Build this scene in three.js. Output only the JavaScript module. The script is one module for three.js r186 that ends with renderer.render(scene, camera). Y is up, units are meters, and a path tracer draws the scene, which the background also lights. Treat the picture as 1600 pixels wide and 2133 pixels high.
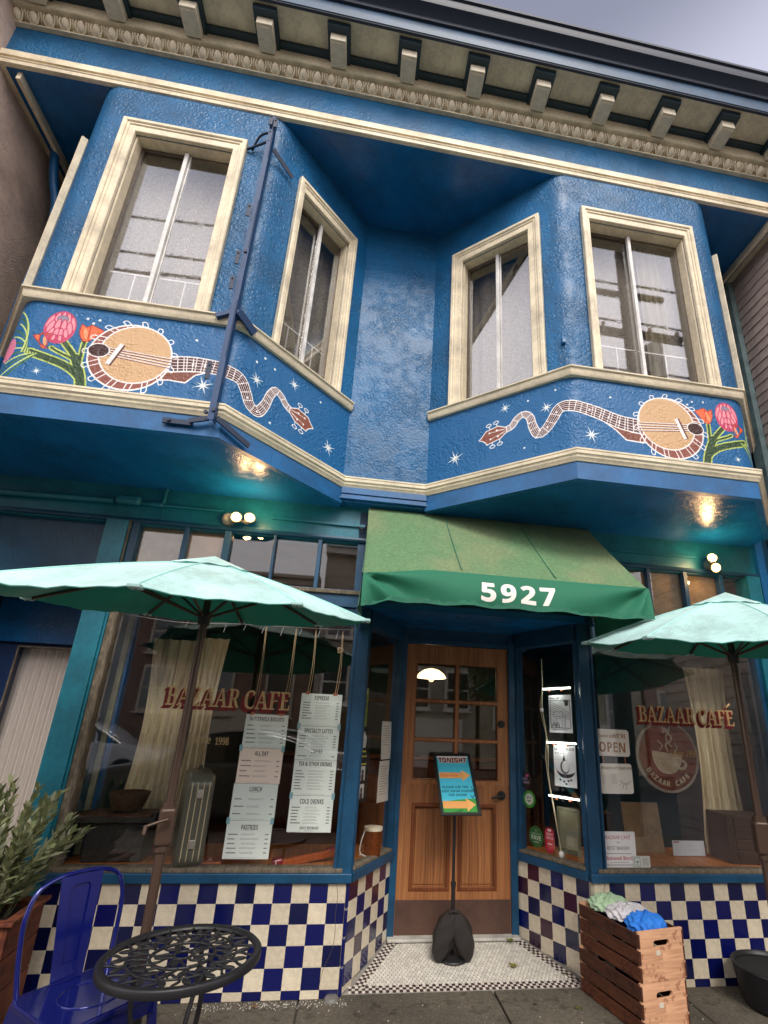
import * as THREE from 'three';
import { mergeGeometries, mergeVertices, toCreasedNormals } from 'three/addons/utils/BufferGeometryUtils.js';
import { RoundedBoxGeometry } from 'three/addons/geometries/RoundedBoxGeometry.js';
import { TextGeometry } from 'three/addons/geometries/TextGeometry.js';
import { FontLoader } from 'three/addons/loaders/FontLoader.js';

// ---------------------------------------------------------------- camera, sky, sun, exposure
const scene = new THREE.Scene();
const camera = new THREE.PerspectiveCamera(2 * Math.atan(1066.5 / 997.27) * 180 / Math.PI, 0.75, 0.05, 400);
camera.position.set(-0.2579, 1.4995, 3.4497);
camera.rotation.order = 'YXZ';
camera.rotation.set(18.2646 * Math.PI / 180, -7.7788 * Math.PI / 180, 2.324 * Math.PI / 180);
camera.setViewOffset(1600, 2133, -89.31, -125.24, 1600, 2133);   // the photograph is a crop off the lens axis

const renderer = new THREE.WebGLRenderer({ antialias: true });
renderer.setSize(768, 1024);
renderer.toneMapping = THREE.LinearToneMapping;
renderer.toneMappingExposure = 1.95;
renderer.shadowMap.enabled = true;

{ // pale evening sky: low band out of view, set bright to light the front and panes, deeper grey violet overhead, the same all round
  const W = 256, H = 128, d = new Float32Array(W * H * 4);
  const stops = [[-90, .30, .29, .30], [-4, .55, .54, .57], [0, 1.22, 1.14, 1.14], [26, 1.16, 1.10, 1.14], [44, .98, .94, 1.0], [55, .34, .345, .43], [66, .15, .16, .215], [90, .12, .13, .185]];
  for (let j = 0; j < H; j++) {
    const e = ((j + .5) / H - .5) * 180;
    let k = 0; while (k < stops.length - 2 && e > stops[k + 1][0]) k++;
    const a = stops[k], b = stops[k + 1]; let t = Math.min(1, Math.max(0, (e - a[0]) / (b[0] - a[0]))); t = t * t * (3 - 2 * t);
    for (let i = 0; i < W; i++) {
      const o = (j * W + i) * 4;
      for (let q = 0; q < 3; q++) d[o + q] = a[q + 1] + (b[q + 1] - a[q + 1]) * t;
      d[o + 3] = 1;
    }
  }
  const sky = new THREE.DataTexture(d, W, H, THREE.RGBAFormat, THREE.FloatType);
  sky.mapping = THREE.EquirectangularReflectionMapping; sky.magFilter = THREE.LinearFilter; sky.colorSpace = THREE.LinearSRGBColorSpace; sky.needsUpdate = true;
  scene.background = sky; scene.environment = sky; scene.environmentIntensity = 1; scene.backgroundIntensity = 1;
}
const sun = new THREE.DirectionalLight(new THREE.Color(1, .93, .84), 1.5);
sun.position.set(1.6, 16, 13); sun.target.position.set(0, 2, 0); sun.castShadow = true; sun.shadow.radius = 45;
Object.assign(sun.shadow.camera, { left: -12, right: 12, top: 12, bottom: -12, near: 1, far: 60 });
scene.add(sun, sun.target);

// ---------------------------------------------------------------- helpers
let seed = 7;
const rnd = () => { seed |= 0; seed = seed + 0x6D2B79F5 | 0; let t = Math.imul(seed ^ seed >>> 15, 1 | seed); t = t + Math.imul(t ^ t >>> 7, 61 | t) ^ t; return ((t ^ t >>> 14) >>> 0) / 4294967296; };
const rr = (a, b) => a + (b - a) * rnd();
const V3 = (x, y, z) => new THREE.Vector3(x, y, z);
const lin = (r, g, b) => new THREE.Color().setRGB(r, g, b);
const smooth = (a, b, x) => { const t = Math.min(1, Math.max(0, (x - a) / (b - a))); return t * t * (3 - 2 * t); };

// periodic value noise
function noiseGrid(n, s) { const keep = seed; seed = s; const a = new Float32Array(n * n); for (let i = 0; i < n * n; i++) a[i] = rnd(); seed = keep; return a; }
function pnoise(g, n, x, y) {
  const xi = Math.floor(x), yi = Math.floor(y), fx = x - xi, fy = y - yi, u = fx * fx * (3 - 2 * fx), v = fy * fy * (3 - 2 * fy);
  const X = ((xi % n) + n) % n, Y = ((yi % n) + n) % n, X1 = (X + 1) % n, Y1 = (Y + 1) % n;
  return (g[Y * n + X] * (1 - u) + g[Y * n + X1] * u) * (1 - v) + (g[Y1 * n + X] * (1 - u) + g[Y1 * n + X1] * u) * v;
}
function fbmAt(grids, u, v) { let s = 0, w = 0; for (const [g, n, a, ax, ay] of grids) { s += a * pnoise(g, n, u * n * (ax || 1), v * n * (ay || 1)); w += a; } return s / w; }
function tex(w, h, f, srgb) {
  const d = new Uint8Array(w * h * 4);
  for (let j = 0; j < h; j++) for (let i = 0; i < w; i++) {
    const c = f((i + .5) / w, (j + .5) / h), o = (j * w + i) * 4;
    if (typeof c === 'number') d[o] = d[o + 1] = d[o + 2] = Math.max(0, Math.min(255, c * 255)); else for (let q = 0; q < 3; q++) d[o + q] = Math.max(0, Math.min(255, c[q] * 255));
    d[o + 3] = 255;
  }
  const t = new THREE.DataTexture(d, w, h); t.wrapS = t.wrapT = THREE.RepeatWrapping; t.magFilter = THREE.LinearFilter; t.minFilter = THREE.LinearMipmapLinearFilter; t.generateMipmaps = true;
  if (srgb) t.colorSpace = THREE.SRGBColorSpace; t.needsUpdate = true; return t;
}
function at(t, sx, sy) { const c = t.clone(); c.repeat.set(1 / sx, 1 / (sy || sx)); c.needsUpdate = true; return c; }
function canvasTex(w, h, draw) {
  const c = document.createElement('canvas'); c.width = w; c.height = h; const g = c.getContext('2d'); draw(g, w, h);
  const t = new THREE.CanvasTexture(c); t.colorSpace = THREE.SRGBColorSpace; t.magFilter = THREE.LinearFilter; t.anisotropy = 8; return t;
}
const G = [2, 4, 8, 16, 32, 64, 128, 256].map((n, i) => [noiseGrid(n, 100 + i), n]);
const gr = (n, a, ax, ay) => { const q = G.find(x => x[1] === n); return [q[0], n, a, ax, ay]; };
const T = {};
T.stucco = tex(1024, 1024, (u, v) => { // lumpy trowelled plaster, rougher in some places than in others
  const w = .010 * (fbmAt([gr(16, 1), gr(64, .5)], u, v) - .5), w2 = .010 * (fbmAt([gr(16, 1), gr(64, .5)], v, u) - .5);
  const a = fbmAt([gr(64, 1)], u + w, v + w2), b = fbmAt([gr(128, 1)], u + w2, v + w), c = fbmAt([gr(256, 1)], u, v), e = fbmAt([gr(4, 1), gr(8, 1)], u, v), k = .35 + 1.1 * smooth(.3, .7, fbmAt([gr(4, 1), gr(16, .8)], v, u));
  return .35 + k * (.30 * (smooth(.25, .75, a) - .5) + .22 * (smooth(.3, .72, b) - .5) + .06 * (c - .5)) + .10 * (e - .3);
});
T.mottle = tex(512, 512, (u, v) => { const a = fbmAt([gr(4, 1), gr(8, .7), gr(32, .5), gr(128, .45)], u, v); return .70 + .42 * a; }, true);
T.grit = tex(512, 512, (u, v) => fbmAt([gr(64, 1), gr(128, 1), gr(256, .8)], u, v));
T.brush = tex(512, 512, (u, v) => fbmAt([gr(8, .6), gr(128, 1, 1, .0625), gr(64, .6, 1, .125)], u, v)); // brushed paint, streaks along v
T.wood = tex(512, 1024, (u, v) => {
  const warp = .05 * fbmAt([gr(4, 1), gr(8, .5)], u, v), g1 = fbmAt([gr(64, 1, 1, .03125), gr(128, .8, 1, .03125)], u + warp, v), g2 = fbmAt([gr(256, 1, 1, .0625)], u, v), b = fbmAt([gr(8, 1, 1, .25)], u + warp, v);
  const k = .55 * g1 + .2 * g2 + .3 * b;
  return [.44 + .52 * k, .27 + .44 * k, .16 + .32 * k];
}, true);
T.woodB = tex(512, 512, (u, v) => fbmAt([gr(64, 1, 1, .0625), gr(256, .8, 1, .0625)], u, v));
T.old = tex(512, 512, (u, v) => { const k = fbmAt([gr(128, 1, 1, .0625), gr(32, .7, 1, .125), gr(8, .4)], u, v); return [.30 + .5 * k, .28 + .47 * k, .25 + .42 * k]; }, true);
T.concrete = tex(1024, 1024, (u, v) => {
  const k = fbmAt([gr(4, 1), gr(8, .8), gr(16, .5)], u, v), f = fbmAt([gr(128, 1), gr(256, 1)], u, v), s = smooth(.70, .78, fbmAt([gr(16, 1), gr(64, .5)], v, u));
  const c = .40 + .25 * k + .22 * (f - .5) - .10 * s; return [c * 1.03, c, c * .93];
}, true);
T.weave = tex(256, 256, (u, v) => .5 + .25 * Math.sin(u * 2 * Math.PI * 64) * Math.sin(v * 2 * Math.PI * 64) + .3 * (fbmAt([gr(64, 1), gr(16, 1)], u, v) - .5));
T.faded = tex(512, 512, (u, v) => { const k = fbmAt([gr(2, 1), gr(4, .8), gr(8, .5)], u, v), f = fbmAt([gr(128, 1), gr(64, 1)], u, v); const m = smooth(.4, .7, k); return [.74 + .16 * m + .2 * (f - .5), .80 + .02 * m + .2 * (f - .5), .70 + .04 * m + .2 * (f - .5)]; }, true);
T.lace = tex(512, 512, (u, v) => { // scrolls of a machine lace
  const n = fbmAt([gr(16, 1), gr(32, .35)], u, v), q = Math.abs(Math.sin(n * 26)), m = smooth(.35, .8, q), f = fbmAt([gr(256, 1)], u, v) * .10;
  return [.46 + .34 * m + f, .44 + .33 * m + f, .41 + .32 * m + f];
}, true);
T.cloth = tex(256, 512, (u, v) => { const k = fbmAt([gr(32, 1, 1, .0625), gr(128, .6)], u, v); return [.74 + .26 * k, .70 + .26 * k, .58 + .26 * k]; }, true);
T.crate = tex(512, 512, (u, v) => {
  const g = fbmAt([gr(64, 1, 1, .0625), gr(16, .6, 1, .125)], v, u), s = smooth(.62, .74, fbmAt([gr(8, 1), gr(32, .7)], u, v)), f = fbmAt([gr(256, 1)], u, v);
  const k = .5 * g + .2 * f; return [.50 + .5 * k - .14 * s, .33 + .44 * k - .13 * s, .23 + .36 * k - .1 * s];
}, true);
T.ply = tex(512, 512, (u, v) => { const g = fbmAt([gr(64, 1, 1, .0625), gr(8, .7, 1, .25)], v, u), sc = smooth(.66, .75, fbmAt([gr(8, 1), gr(32, .8)], u, v)), f = fbmAt([gr(256, 1)], u, v), k = .7 * g + .3 * f; return [.72 + .3 * k - .16 * sc, .545 + .3 * k - .17 * sc, .42 + .28 * k - .15 * sc]; }, true);
T.glaze = tex(256, 256, (u, v) => { const k = fbmAt([gr(8, 1), gr(32, .8), gr(128, .6)], u, v); return .84 + .22 * k; }, true);

function M(name, color, o = {}) {
  const { tile, bump, bumpScale, map, mapTile, ...rest } = o;
  const m = new THREE.MeshPhysicalMaterial({ color, roughness: .6, ...rest }); m.name = name;
  if (map) m.map = mapTile ? at(map, ...[].concat(mapTile)) : map;
  if (bump) { m.bumpMap = at(bump, ...[].concat(tile || .5)); m.bumpScale = bumpScale || .002; }
  return m;
}
const blueC = lin(.010, .115, .335);
const mat = {
  stucco: M('blue_stucco_paint', lin(.007, .135, .33), { roughness: .40, specularIntensity: .75, bump: T.stucco, tile: .95, bumpScale: .0062, map: T.mottle, mapTile: 1.3 }),
  frieze: M('blue_frieze_paint', lin(.007, .14, .33), { roughness: .46, specularIntensity: .7, bump: T.stucco, tile: 1.1, bumpScale: .004, map: T.mottle, mapTile: 1.1 }),
  blue: M('blue_wood_paint', lin(.006, .14, .38), { roughness: .38, bump: T.brush, tile: .4, bumpScale: .0012, map: T.mottle, mapTile: .9 }),
  soffit: M('blue_soffit_paint', lin(.006, .14, .38), { roughness: .2, bump: T.stucco, tile: .5, bumpScale: .0016, map: T.mottle, mapTile: .8 }),
  cream: M('cream_trim_paint', lin(.86, .75, .54), { roughness: .5, bump: T.brush, tile: [.4, .4], bumpScale: .0008, map: T.mottle, mapTile: .7 }),
  creamPlain: M('cream_cornice_paint', lin(.82, .73, .52), { roughness: .6, map: T.mottle, mapTile: .6 }),
  darkgreen: M('dark_green_trim_paint', lin(.008, .03, .045), { roughness: .5 }),
  slate: M('slate_blue_gutter_paint', lin(.05, .11, .20), { roughness: .4, map: T.mottle, mapTile: .7 }),
  gutter: M('dark_gutter_paint', lin(.010, .02, .042), { roughness: .55 }),
  teal: M('teal_wood_paint', lin(.006, .165, .235), { roughness: .4, bump: T.brush, tile: .35, bumpScale: .0011, map: T.mottle, mapTile: .7 }),
  tealDark: M('dark_teal_wood_paint', lin(.005, .06, .12), { roughness: .42, bump: T.brush, tile: .3, bumpScale: .001, map: T.mottle, mapTile: .6 }),
  frame: M('dark_blue_shopfront_paint', lin(.008, .075, .165), { roughness: .4, bump: T.brush, tile: .3, bumpScale: .0012, map: T.mottle, mapTile: .5 }),
  weathered: M('weathered_bare_wood', lin(.50, .47, .42), { roughness: .85, map: T.old, mapTile: .22, bump: T.woodB, tile: .18, bumpScale: .0015 }),
  glass: M('window_glass', lin(1, 1, 1), { transmission: 1, thickness: 0, roughness: .01, ior: 2.05, bump: T.mottle, tile: 3.1, bumpScale: .00035 }),
  shopGlass: M('shop_window_glass', lin(1, 1, 1), { transmission: 1, thickness: 0, roughness: .005, ior: 1.58, bump: T.mottle, tile: 4.3, bumpScale: .00025 }),
  white: M('white_paint', lin(.80, .79, .76), { roughness: .45, map: T.mottle, mapTile: .4 }),
  iron: M('black_iron', lin(.018, .018, .02), { roughness: .42, metalness: .3, bump: T.grit, tile: .2, bumpScale: .0005 }),
  blackPaint: M('black_plastic', lin(.015, .015, .016), { roughness: .4 }),
};
const box = (w, h, d, x = 0, y = 0, z = 0) => new THREE.BoxGeometry(w, h, d).translate(x, y, z);
const rbox = (w, h, d, x = 0, y = 0, z = 0, r = .006, s = 1) => new RoundedBoxGeometry(w, h, d, s, Math.min(r, w / 2.1, h / 2.1, d / 2.1)).translate(x, y, z);
const cyl = (r0, r1, h, x = 0, y = 0, z = 0, n = 16) => new THREE.CylinderGeometry(r0, r1, h, n).translate(x, y, z);
function bar(p, q, r, n = 8, r2) { // rod from p to q
  const a = V3(...p), b = V3(...q), d = b.clone().sub(a), L = d.length();
  return new THREE.CylinderGeometry(r2 === undefined ? r : r2, r, L, n).applyMatrix4(new THREE.Matrix4().compose(a.clone().addScaledVector(d, .5), new THREE.Quaternion().setFromUnitVectors(V3(0, 1, 0), d.normalize()), V3(1, 1, 1)));
}
const tube = (pts, r, n = 24, k = 8, closed = false) => new THREE.TubeGeometry(new THREE.CatmullRomCurve3(pts.map(p => V3(...p)), closed), n, r, k, closed);
function uvMetres(g) { // planar texture coordinates in metres by the way each face points
  const q = g.index ? g.toNonIndexed() : g, p = q.attributes.position, nn = q.attributes.normal, uv = new Float32Array(p.count * 2), a = V3(), b = V3(), c = V3();
  for (let i = 0; i < p.count; i += 3) {
    a.fromBufferAttribute(p, i); b.fromBufferAttribute(p, i + 1); c.fromBufferAttribute(p, i + 2);
    const n = b.clone().sub(a).cross(c.clone().sub(a)), ax = Math.abs(n.x), ay = Math.abs(n.y), az = Math.abs(n.z);
    [a, b, c].forEach((v, k) => { const o = (i + k) * 2; if (ay >= ax && ay >= az) { uv[o] = v.x; uv[o + 1] = v.z; } else if (az >= ax) { uv[o] = v.x; uv[o + 1] = v.y; } else { uv[o] = v.z; uv[o + 1] = v.y; } });
  }
  q.setAttribute('uv', new THREE.BufferAttribute(uv, 2)); return q;
}
function join(gs) {
  gs = [].concat(gs).map(g => { const q = g.index ? g.toNonIndexed() : g; for (const k of Object.keys(q.attributes)) if (!['position', 'normal', 'uv'].includes(k)) q.deleteAttribute(k); if (!q.attributes.uv) q.setAttribute('uv', new THREE.BufferAttribute(new Float32Array(q.attributes.position.count * 2), 2)); return q; });
  return gs.length > 1 ? mergeGeometries(gs) : gs[0];
}
const taken = {};
function numbered(n) { const k = taken[n] = (taken[n] || 0) + 1; return k === 1 ? n : n + '_' + String(k - 1).padStart(3, '0'); }
function mesh(name, gs, m, parent, keepUV) {
  let g = join(gs); if (!keepUV) g = uvMetres(g);
  const o = new THREE.Mesh(g, m); o.name = name; o.castShadow = o.receiveShadow = true; parent.add(o); return o;
}
const each = (name, gs, m, parent) => gs.map(g => mesh(name, g, m, parent));
function put(name, g, m, parent) { const o = new THREE.Mesh(g, m); o.name = name; o.castShadow = o.receiveShadow = true; parent.add(o); return o; } // shares its geometry
function thing(name, label, category, pos = [0, 0, 0], turn = 0, group) {
  const o = new THREE.Group(); o.name = numbered(name); o.position.set(...pos); o.rotation.y = turn; o.userData = { label, category }; if (group) o.userData.group = group; scene.add(o); return o;
}
function sub(name, parent) { const o = new THREE.Group(); o.name = name; parent.add(o); return o; }
function structure(name, gs, m) { const o = mesh(numbered(name), gs, m, scene); o.userData.kind = 'structure'; return o; }

// sweep a profile [[out, y], ...] along a plan polyline [[x, z], ...] seen from outside left to right (outward is +z for a path that runs to +x)
function sweep(path, profile, { uvY = 0, caps = true, crease = .5 } = {}) {
  const n = path.length, nrm = [];
  for (let i = 0; i < n; i++) {
    const seg = (a, b) => { const dx = b[0] - a[0], dz = b[1] - a[1], L = Math.hypot(dx, dz); return [-dz / L, dx / L]; };
    const a = i > 0 ? seg(path[i - 1], path[i]) : null, b = i < n - 1 ? seg(path[i], path[i + 1]) : null;
    let m = a && b ? [a[0] + b[0], a[1] + b[1]] : (a || b).slice(); const L = Math.hypot(...m); m = [m[0] / L, m[1] / L];
    const k = a && b ? 1 / (m[0] * a[0] + m[1] * a[1]) : 1; nrm.push([m[0] * k, m[1] * k]);
  }
  const s = [0]; for (let i = 1; i < n; i++) s.push(s[i - 1] + Math.hypot(path[i][0] - path[i - 1][0], path[i][1] - path[i - 1][1]));
  const pos = [], uv = [], P = (i, k) => [path[i][0] + nrm[i][0] * profile[k][0], profile[k][1], path[i][1] + nrm[i][1] * profile[k][0]];
  let pv = [0]; for (let k = 1; k < profile.length; k++) pv.push(pv[k - 1] + Math.hypot(profile[k][0] - profile[k - 1][0], profile[k][1] - profile[k - 1][1]));
  for (let i = 0; i < n - 1; i++) for (let k = 0; k < profile.length - 1; k++) {
    const a = P(i, k), b = P(i + 1, k), c = P(i + 1, k + 1), d = P(i, k + 1), ua = [s[i], pv[k]], ub = [s[i + 1], pv[k]], uc = [s[i + 1], pv[k + 1]], ud = [s[i], pv[k + 1]];
    for (const [p, q] of [[a, ua], [b, ub], [c, uc], [a, ua], [c, uc], [d, ud]]) { pos.push(...p); uv.push(...q); }
  }
  if (caps) for (const [i, flip] of [[0, true], [n - 1, false]]) { // end faces
    const tri = THREE.ShapeUtils.triangulateShape(profile.map(p => new THREE.Vector2(p[0], p[1])), []);
    for (const t of tri) for (const k of flip ? [t[0], t[1], t[2]] : [t[0], t[2], t[1]]) { pos.push(...P(i, k)); uv.push(...profile[k]); }
  }
  const g = new THREE.BufferGeometry(); g.setAttribute('position', new THREE.Float32BufferAttribute(pos, 3)); g.setAttribute('uv', new THREE.Float32BufferAttribute(uv, 2)); g.computeVertexNormals();
  return toCreasedNormals(g, crease);
}
const font = await new FontLoader().loadAsync('fonts/droid/droid_serif_bold.typeface.json');
const fontSans = await new FontLoader().loadAsync('fonts/droid/droid_sans_bold.typeface.json');
// ---------------------------------------------------------------- ground
{
  const walk = new THREE.Group(); walk.name = 'sidewalk'; walk.userData.kind = 'structure'; scene.add(walk);
  const conc = [0, 1, 2].map(i => M('sidewalk_concrete', lin(.34 + .03 * i, .31 + .03 * i, .27 + .025 * i), { roughness: .93, map: T.concrete, mapTile: 1.45 + .2 * i, bump: T.grit, tile: .35, bumpScale: .0022 }));
  const xs = [-9.9, -8.73, -7.5, -6.3, -5.1, -3.95, -2.78, -1.62, -.43, .735, 1.9, 3.05, 4.2, 5.4, 6.6, 7.8, 9], zs = [-.08, 1.14, 2.36, 3.58, 4.4];
  mesh('joint_bed', box(19, .06, 4.5, -.45, -.05, 2.16), M('joint_grit', lin(.07, .065, .055), { roughness: 1 }), walk);
  for (let i = 0; i < xs.length - 1; i++) for (let j = 0; j < zs.length - 1; j++) {
    const w = xs[i + 1] - xs[i] - .010, d = zs[j + 1] - zs[j] - .010;
    mesh('paving_slab', rbox(w, .08, d, (xs[i] + xs[i + 1]) / 2, -.04 + rr(-.0015, .0015), (zs[j] + zs[j + 1]) / 2, .007), conc[(i * 3 + j * 5) % 3], walk);
  }
  structure('kerb', rbox(60, .3, .16, 0, -.15, 4.49, .02), conc[1]);
  structure('road', box(120, .1, 8.2, 0, -.19, 8.68), M('asphalt', lin(.05, .05, .053), { roughness: .9, bump: T.grit, tile: .4, bumpScale: .004, map: T.mottle, mapTile: 2 }));
  structure('far_sidewalk', box(120, .3, 3.4, 0, -.15, 14.5), conc[2]);
  structure('ground', box(400, .1, 400, 0, -.36, 0), M('ground_earth', lin(.12, .11, .10), { roughness: 1, map: T.mottle, mapTile: 9 }));
}

// ---------------------------------------------------------------- the cafe building
const ZB = .814, ZC = .09, yBelt = 6.037, yBeltTop = 6.177, ySill = 4.0, yMold = 3.312, yBot = 3.108, t = .108, yTile = .5832;
const cafe = thing('cafe_building', 'two-storey blue stucco cafe with cream-trimmed bay windows and checkered tile base', 'building');
const bayL = [[-2.96, .21], [-2.459, ZB], [-1.193, ZB], [-.483, ZC]], bayR = [[.171, ZC], [1.08, ZB], [2.41, ZB], [3.03, .21]];
function fillet(path, r, n = 7) {
  const out = [path[0]];
  for (let i = 1; i < path.length - 1; i++) {
    const [a, p, b] = [path[i - 1], path[i], path[i + 1]], u = [a[0] - p[0], a[1] - p[1]], v = [b[0] - p[0], b[1] - p[1]], lu = Math.hypot(...u), lv = Math.hypot(...v);
    for (let k = 0; k <= n; k++) { const s = k / n, c0 = (1 - s) * (1 - s), c2 = s * s; out.push([p[0] + c0 * r * u[0] / lu + c2 * r * v[0] / lv, p[1] + c0 * r * u[1] / lu + c2 * r * v[1] / lv]); }
  }
  out.push(path[path.length - 1]); return out;
}
const FR = .085;
function faceGroup(name, p, q, parent) { const g = sub(name, parent); g.position.set(p[0], 0, p[1]); g.rotation.y = Math.atan2(-(q[1] - p[1]), q[0] - p[0]); return g; }
const ushape = (a0, a1, top, b0, b1, topi, y0) => { const s = new THREE.Shape(); s.moveTo(a0, y0); s.lineTo(b0, y0); s.lineTo(b0, topi); s.lineTo(b1, topi); s.lineTo(b1, y0); s.lineTo(a1, y0); s.lineTo(a1, top); s.lineTo(a0, top); s.closePath(); return s; };
const extr = (s, d, z = 0, bev = 0) => new THREE.ExtrudeGeometry(s, { depth: d - 2 * bev, bevelEnabled: bev > 0, bevelSize: bev, bevelThickness: bev, bevelSegments: 1, curveSegments: 10 }).translate(0, 0, z + bev);
const rect = (x0, y0, x1, y1) => { const s = new THREE.Shape(); s.moveTo(x0, y0); s.lineTo(x1, y0); s.lineTo(x1, y1); s.lineTo(x0, y1); s.closePath(); return s; };
const laceM = M('lace_curtain', lin(.62, .60, .56), { roughness: .95, map: T.lace, mapTile: .30, transmission: .25, thickness: 0 });
const trackM = M('brown_sash_track', lin(.10, .075, .055), { roughness: .5, map: T.mottle, mapTile: .3 });
const drapeM = M('grey_drape', lin(.30, .29, .27), { roughness: .95, map: T.cloth, mapTile: .3 });
function wavy(w, h, amp, waves, seg = 48, ph = 0, vseg = 6, gather = 0) { // a hanging cloth, its top at y = 0
  const g = new THREE.PlaneGeometry(w, h, seg, vseg), p = g.attributes.position;
  for (let i = 0; i < p.count; i++) { const u = p.getX(i) / w + .5, v = .5 - p.getY(i) / h; const k = 1 - gather * Math.sin(Math.min(1, v * 1.1) * Math.PI) ; p.setX(i, (u - .5) * w * k); p.setY(i, p.getY(i) - h / 2); p.setZ(i, amp * (Math.sin(u * waves * 6.283 + ph + .5 * Math.sin(v * 3)) + .35 * Math.sin(u * waves * 15.7 + 2 * ph)) * (.7 + .5 * v)); }
  g.computeVertexNormals(); return g;
}
function bayFace(p, q, s0, s1, c0, c1, trimEnds, o = {}) {
  const L = Math.hypot(q[0] - p[0], q[1] - p[1]), y1 = o.top || 5.555, yc = y1 + .10, e0 = trimEnds[0] ? FR : 0, e1 = trimEnds[1] ? FR : 0;
  const wall = rect(e0, ySill - .02, L - e1, yBelt + .02), hole = new THREE.Path(); hole.moveTo(s0, 4.0); hole.lineTo(s0, y1); hole.lineTo(s1, y1); hole.lineTo(s1, 4.0); hole.closePath(); wall.holes.push(hole);
  const wg = faceGroup('bay_wall', p, q, cafe); mesh('stucco_face', extr(wall, .12, -.12), mat.stucco, wg);
  const w = faceGroup('bay_window', p, q, cafe);
  mesh('casing', [extr(ushape(c0 + .012, c1 - .012, yc - .012, s0, s1, y1, ySill), .028, 0, .004), extr(ushape(c0, c1, yc, c0 + .022, c1 - .022, yc - .022, ySill), .046, 0, .006), extr(ushape(c0 + .03, c1 - .03, yc - .03, c0 + .042, c1 - .042, yc - .042, ySill), .036, 0, .004)], mat.cream, w);
  mesh('reveal', extr(ushape(s0 - .001, s1 + .001, y1 + .001, s0 + .014, s1 - .014, y1 - .014, ySill), .1, -.105), mat.cream, w);
  mesh('sash_track', [extr(ushape(s0 + .014, s1 - .014, y1 - .014, s0 + .034, s1 - .034, y1 - .04, ySill), .02, -.095), box(s1 - s0 - .03, .018, .03, (s0 + s1) / 2, ySill + .009, -.085)], trackM, w);
  const m = (s0 + s1) / 2 + (o.shift || 0);
  mesh('mullion', [rbox(.028, y1 - ySill - .03, .03, m, (y1 + ySill) / 2 - .005, -.062, .004), box(.008, y1 - ySill - .03, .02, m + .022, (y1 + ySill) / 2 - .005, -.078)], mat.white, w);
  mesh('pane', box(m - s0 - .03, y1 - ySill - .05, .003, (s0 + m) / 2 + .008, (y1 + ySill) / 2, -.088), mat.glass, w);
  mesh('pane', box(s1 - m - .03, y1 - ySill - .05, .003, (s1 + m) / 2 - .008, (y1 + ySill) / 2, -.074), mat.glass, w);
  const rail = []; for (const [a, b] of [[s0 + .03, m - .012], [m + .012, s1 - .03]]) { rail.push(box(b - a, .012, .008, (a + b) / 2, 4.385, -.13), box(.008, .36, .008, a + (b - a) * .55, 4.2, -.13)); }
  if (o.rail !== false) mesh('guard_rail', rail, mat.white, w);
  mesh('lace_curtain', wavy(s1 - s0 + .1, y1 - ySill + .05, .012, o.waves || 5, 60, o.ph || 0).translate((s0 + s1) / 2, y1 + .02, -.22), laceM, w);
  if (o.drape) mesh('drape', wavy(o.drape[1] - o.drape[0], y1 - ySill + .05, .015, 3, 30, 1).translate((o.drape[0] + o.drape[1]) / 2, y1 + .03, -.17), drapeM, w);
  return w;
}
for (const [path, sign] of [[bayL, -1], [bayR, 1]]) {
  for (const c of [path[1], path[2]]) { // rounded plaster corner
    const i = path.indexOf(c), f = fillet([path[i - 1], c, path[i + 1]], FR).slice(1, -1);
    mesh('bay_wall', sweep(f, [[-.10, ySill - .02], [0, ySill - .02], [0, yBelt + .02], [-.10, yBelt + .02]]), mat.stucco, cafe, true);
  }
}
bayFace(bayL[1], bayL[2], .285, .974, .199, 1.058, [1, 1], { ph: .4, waves: 4 });
bayFace(bayL[2], bayL[3], .276, .79, .23, .854, [1, 0], { ph: 2, waves: 3, top: 5.54 });
bayFace(bayL[0], bayL[1], .16, .50, .11, .555, [0, 1], { rail: false });
bayFace(bayR[0], bayR[1], .286, .90, .196, .992, [0, 1], { ph: 1, waves: 4, rail: false, top: 5.53 });
bayFace(bayR[1], bayR[2], .238, 1.092, .178, 1.162, [1, 1], { ph: 3, waves: 4, drape: [.74, .95], shift: -.04, top: 5.535 });
bayFace(bayR[2], bayR[3], .33, .68, .27, .73, [1, 0], { rail: false });
mesh('recess_wall', box(.70, yBelt - 3.13, .12, -.156, (yBelt + 3.13) / 2, ZC - .06), mat.stucco, cafe);
mesh('pipe_clip', rbox(.03, .05, .03, 1.05, 4.26, .80, .004), mat.soffit, cafe);

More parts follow.
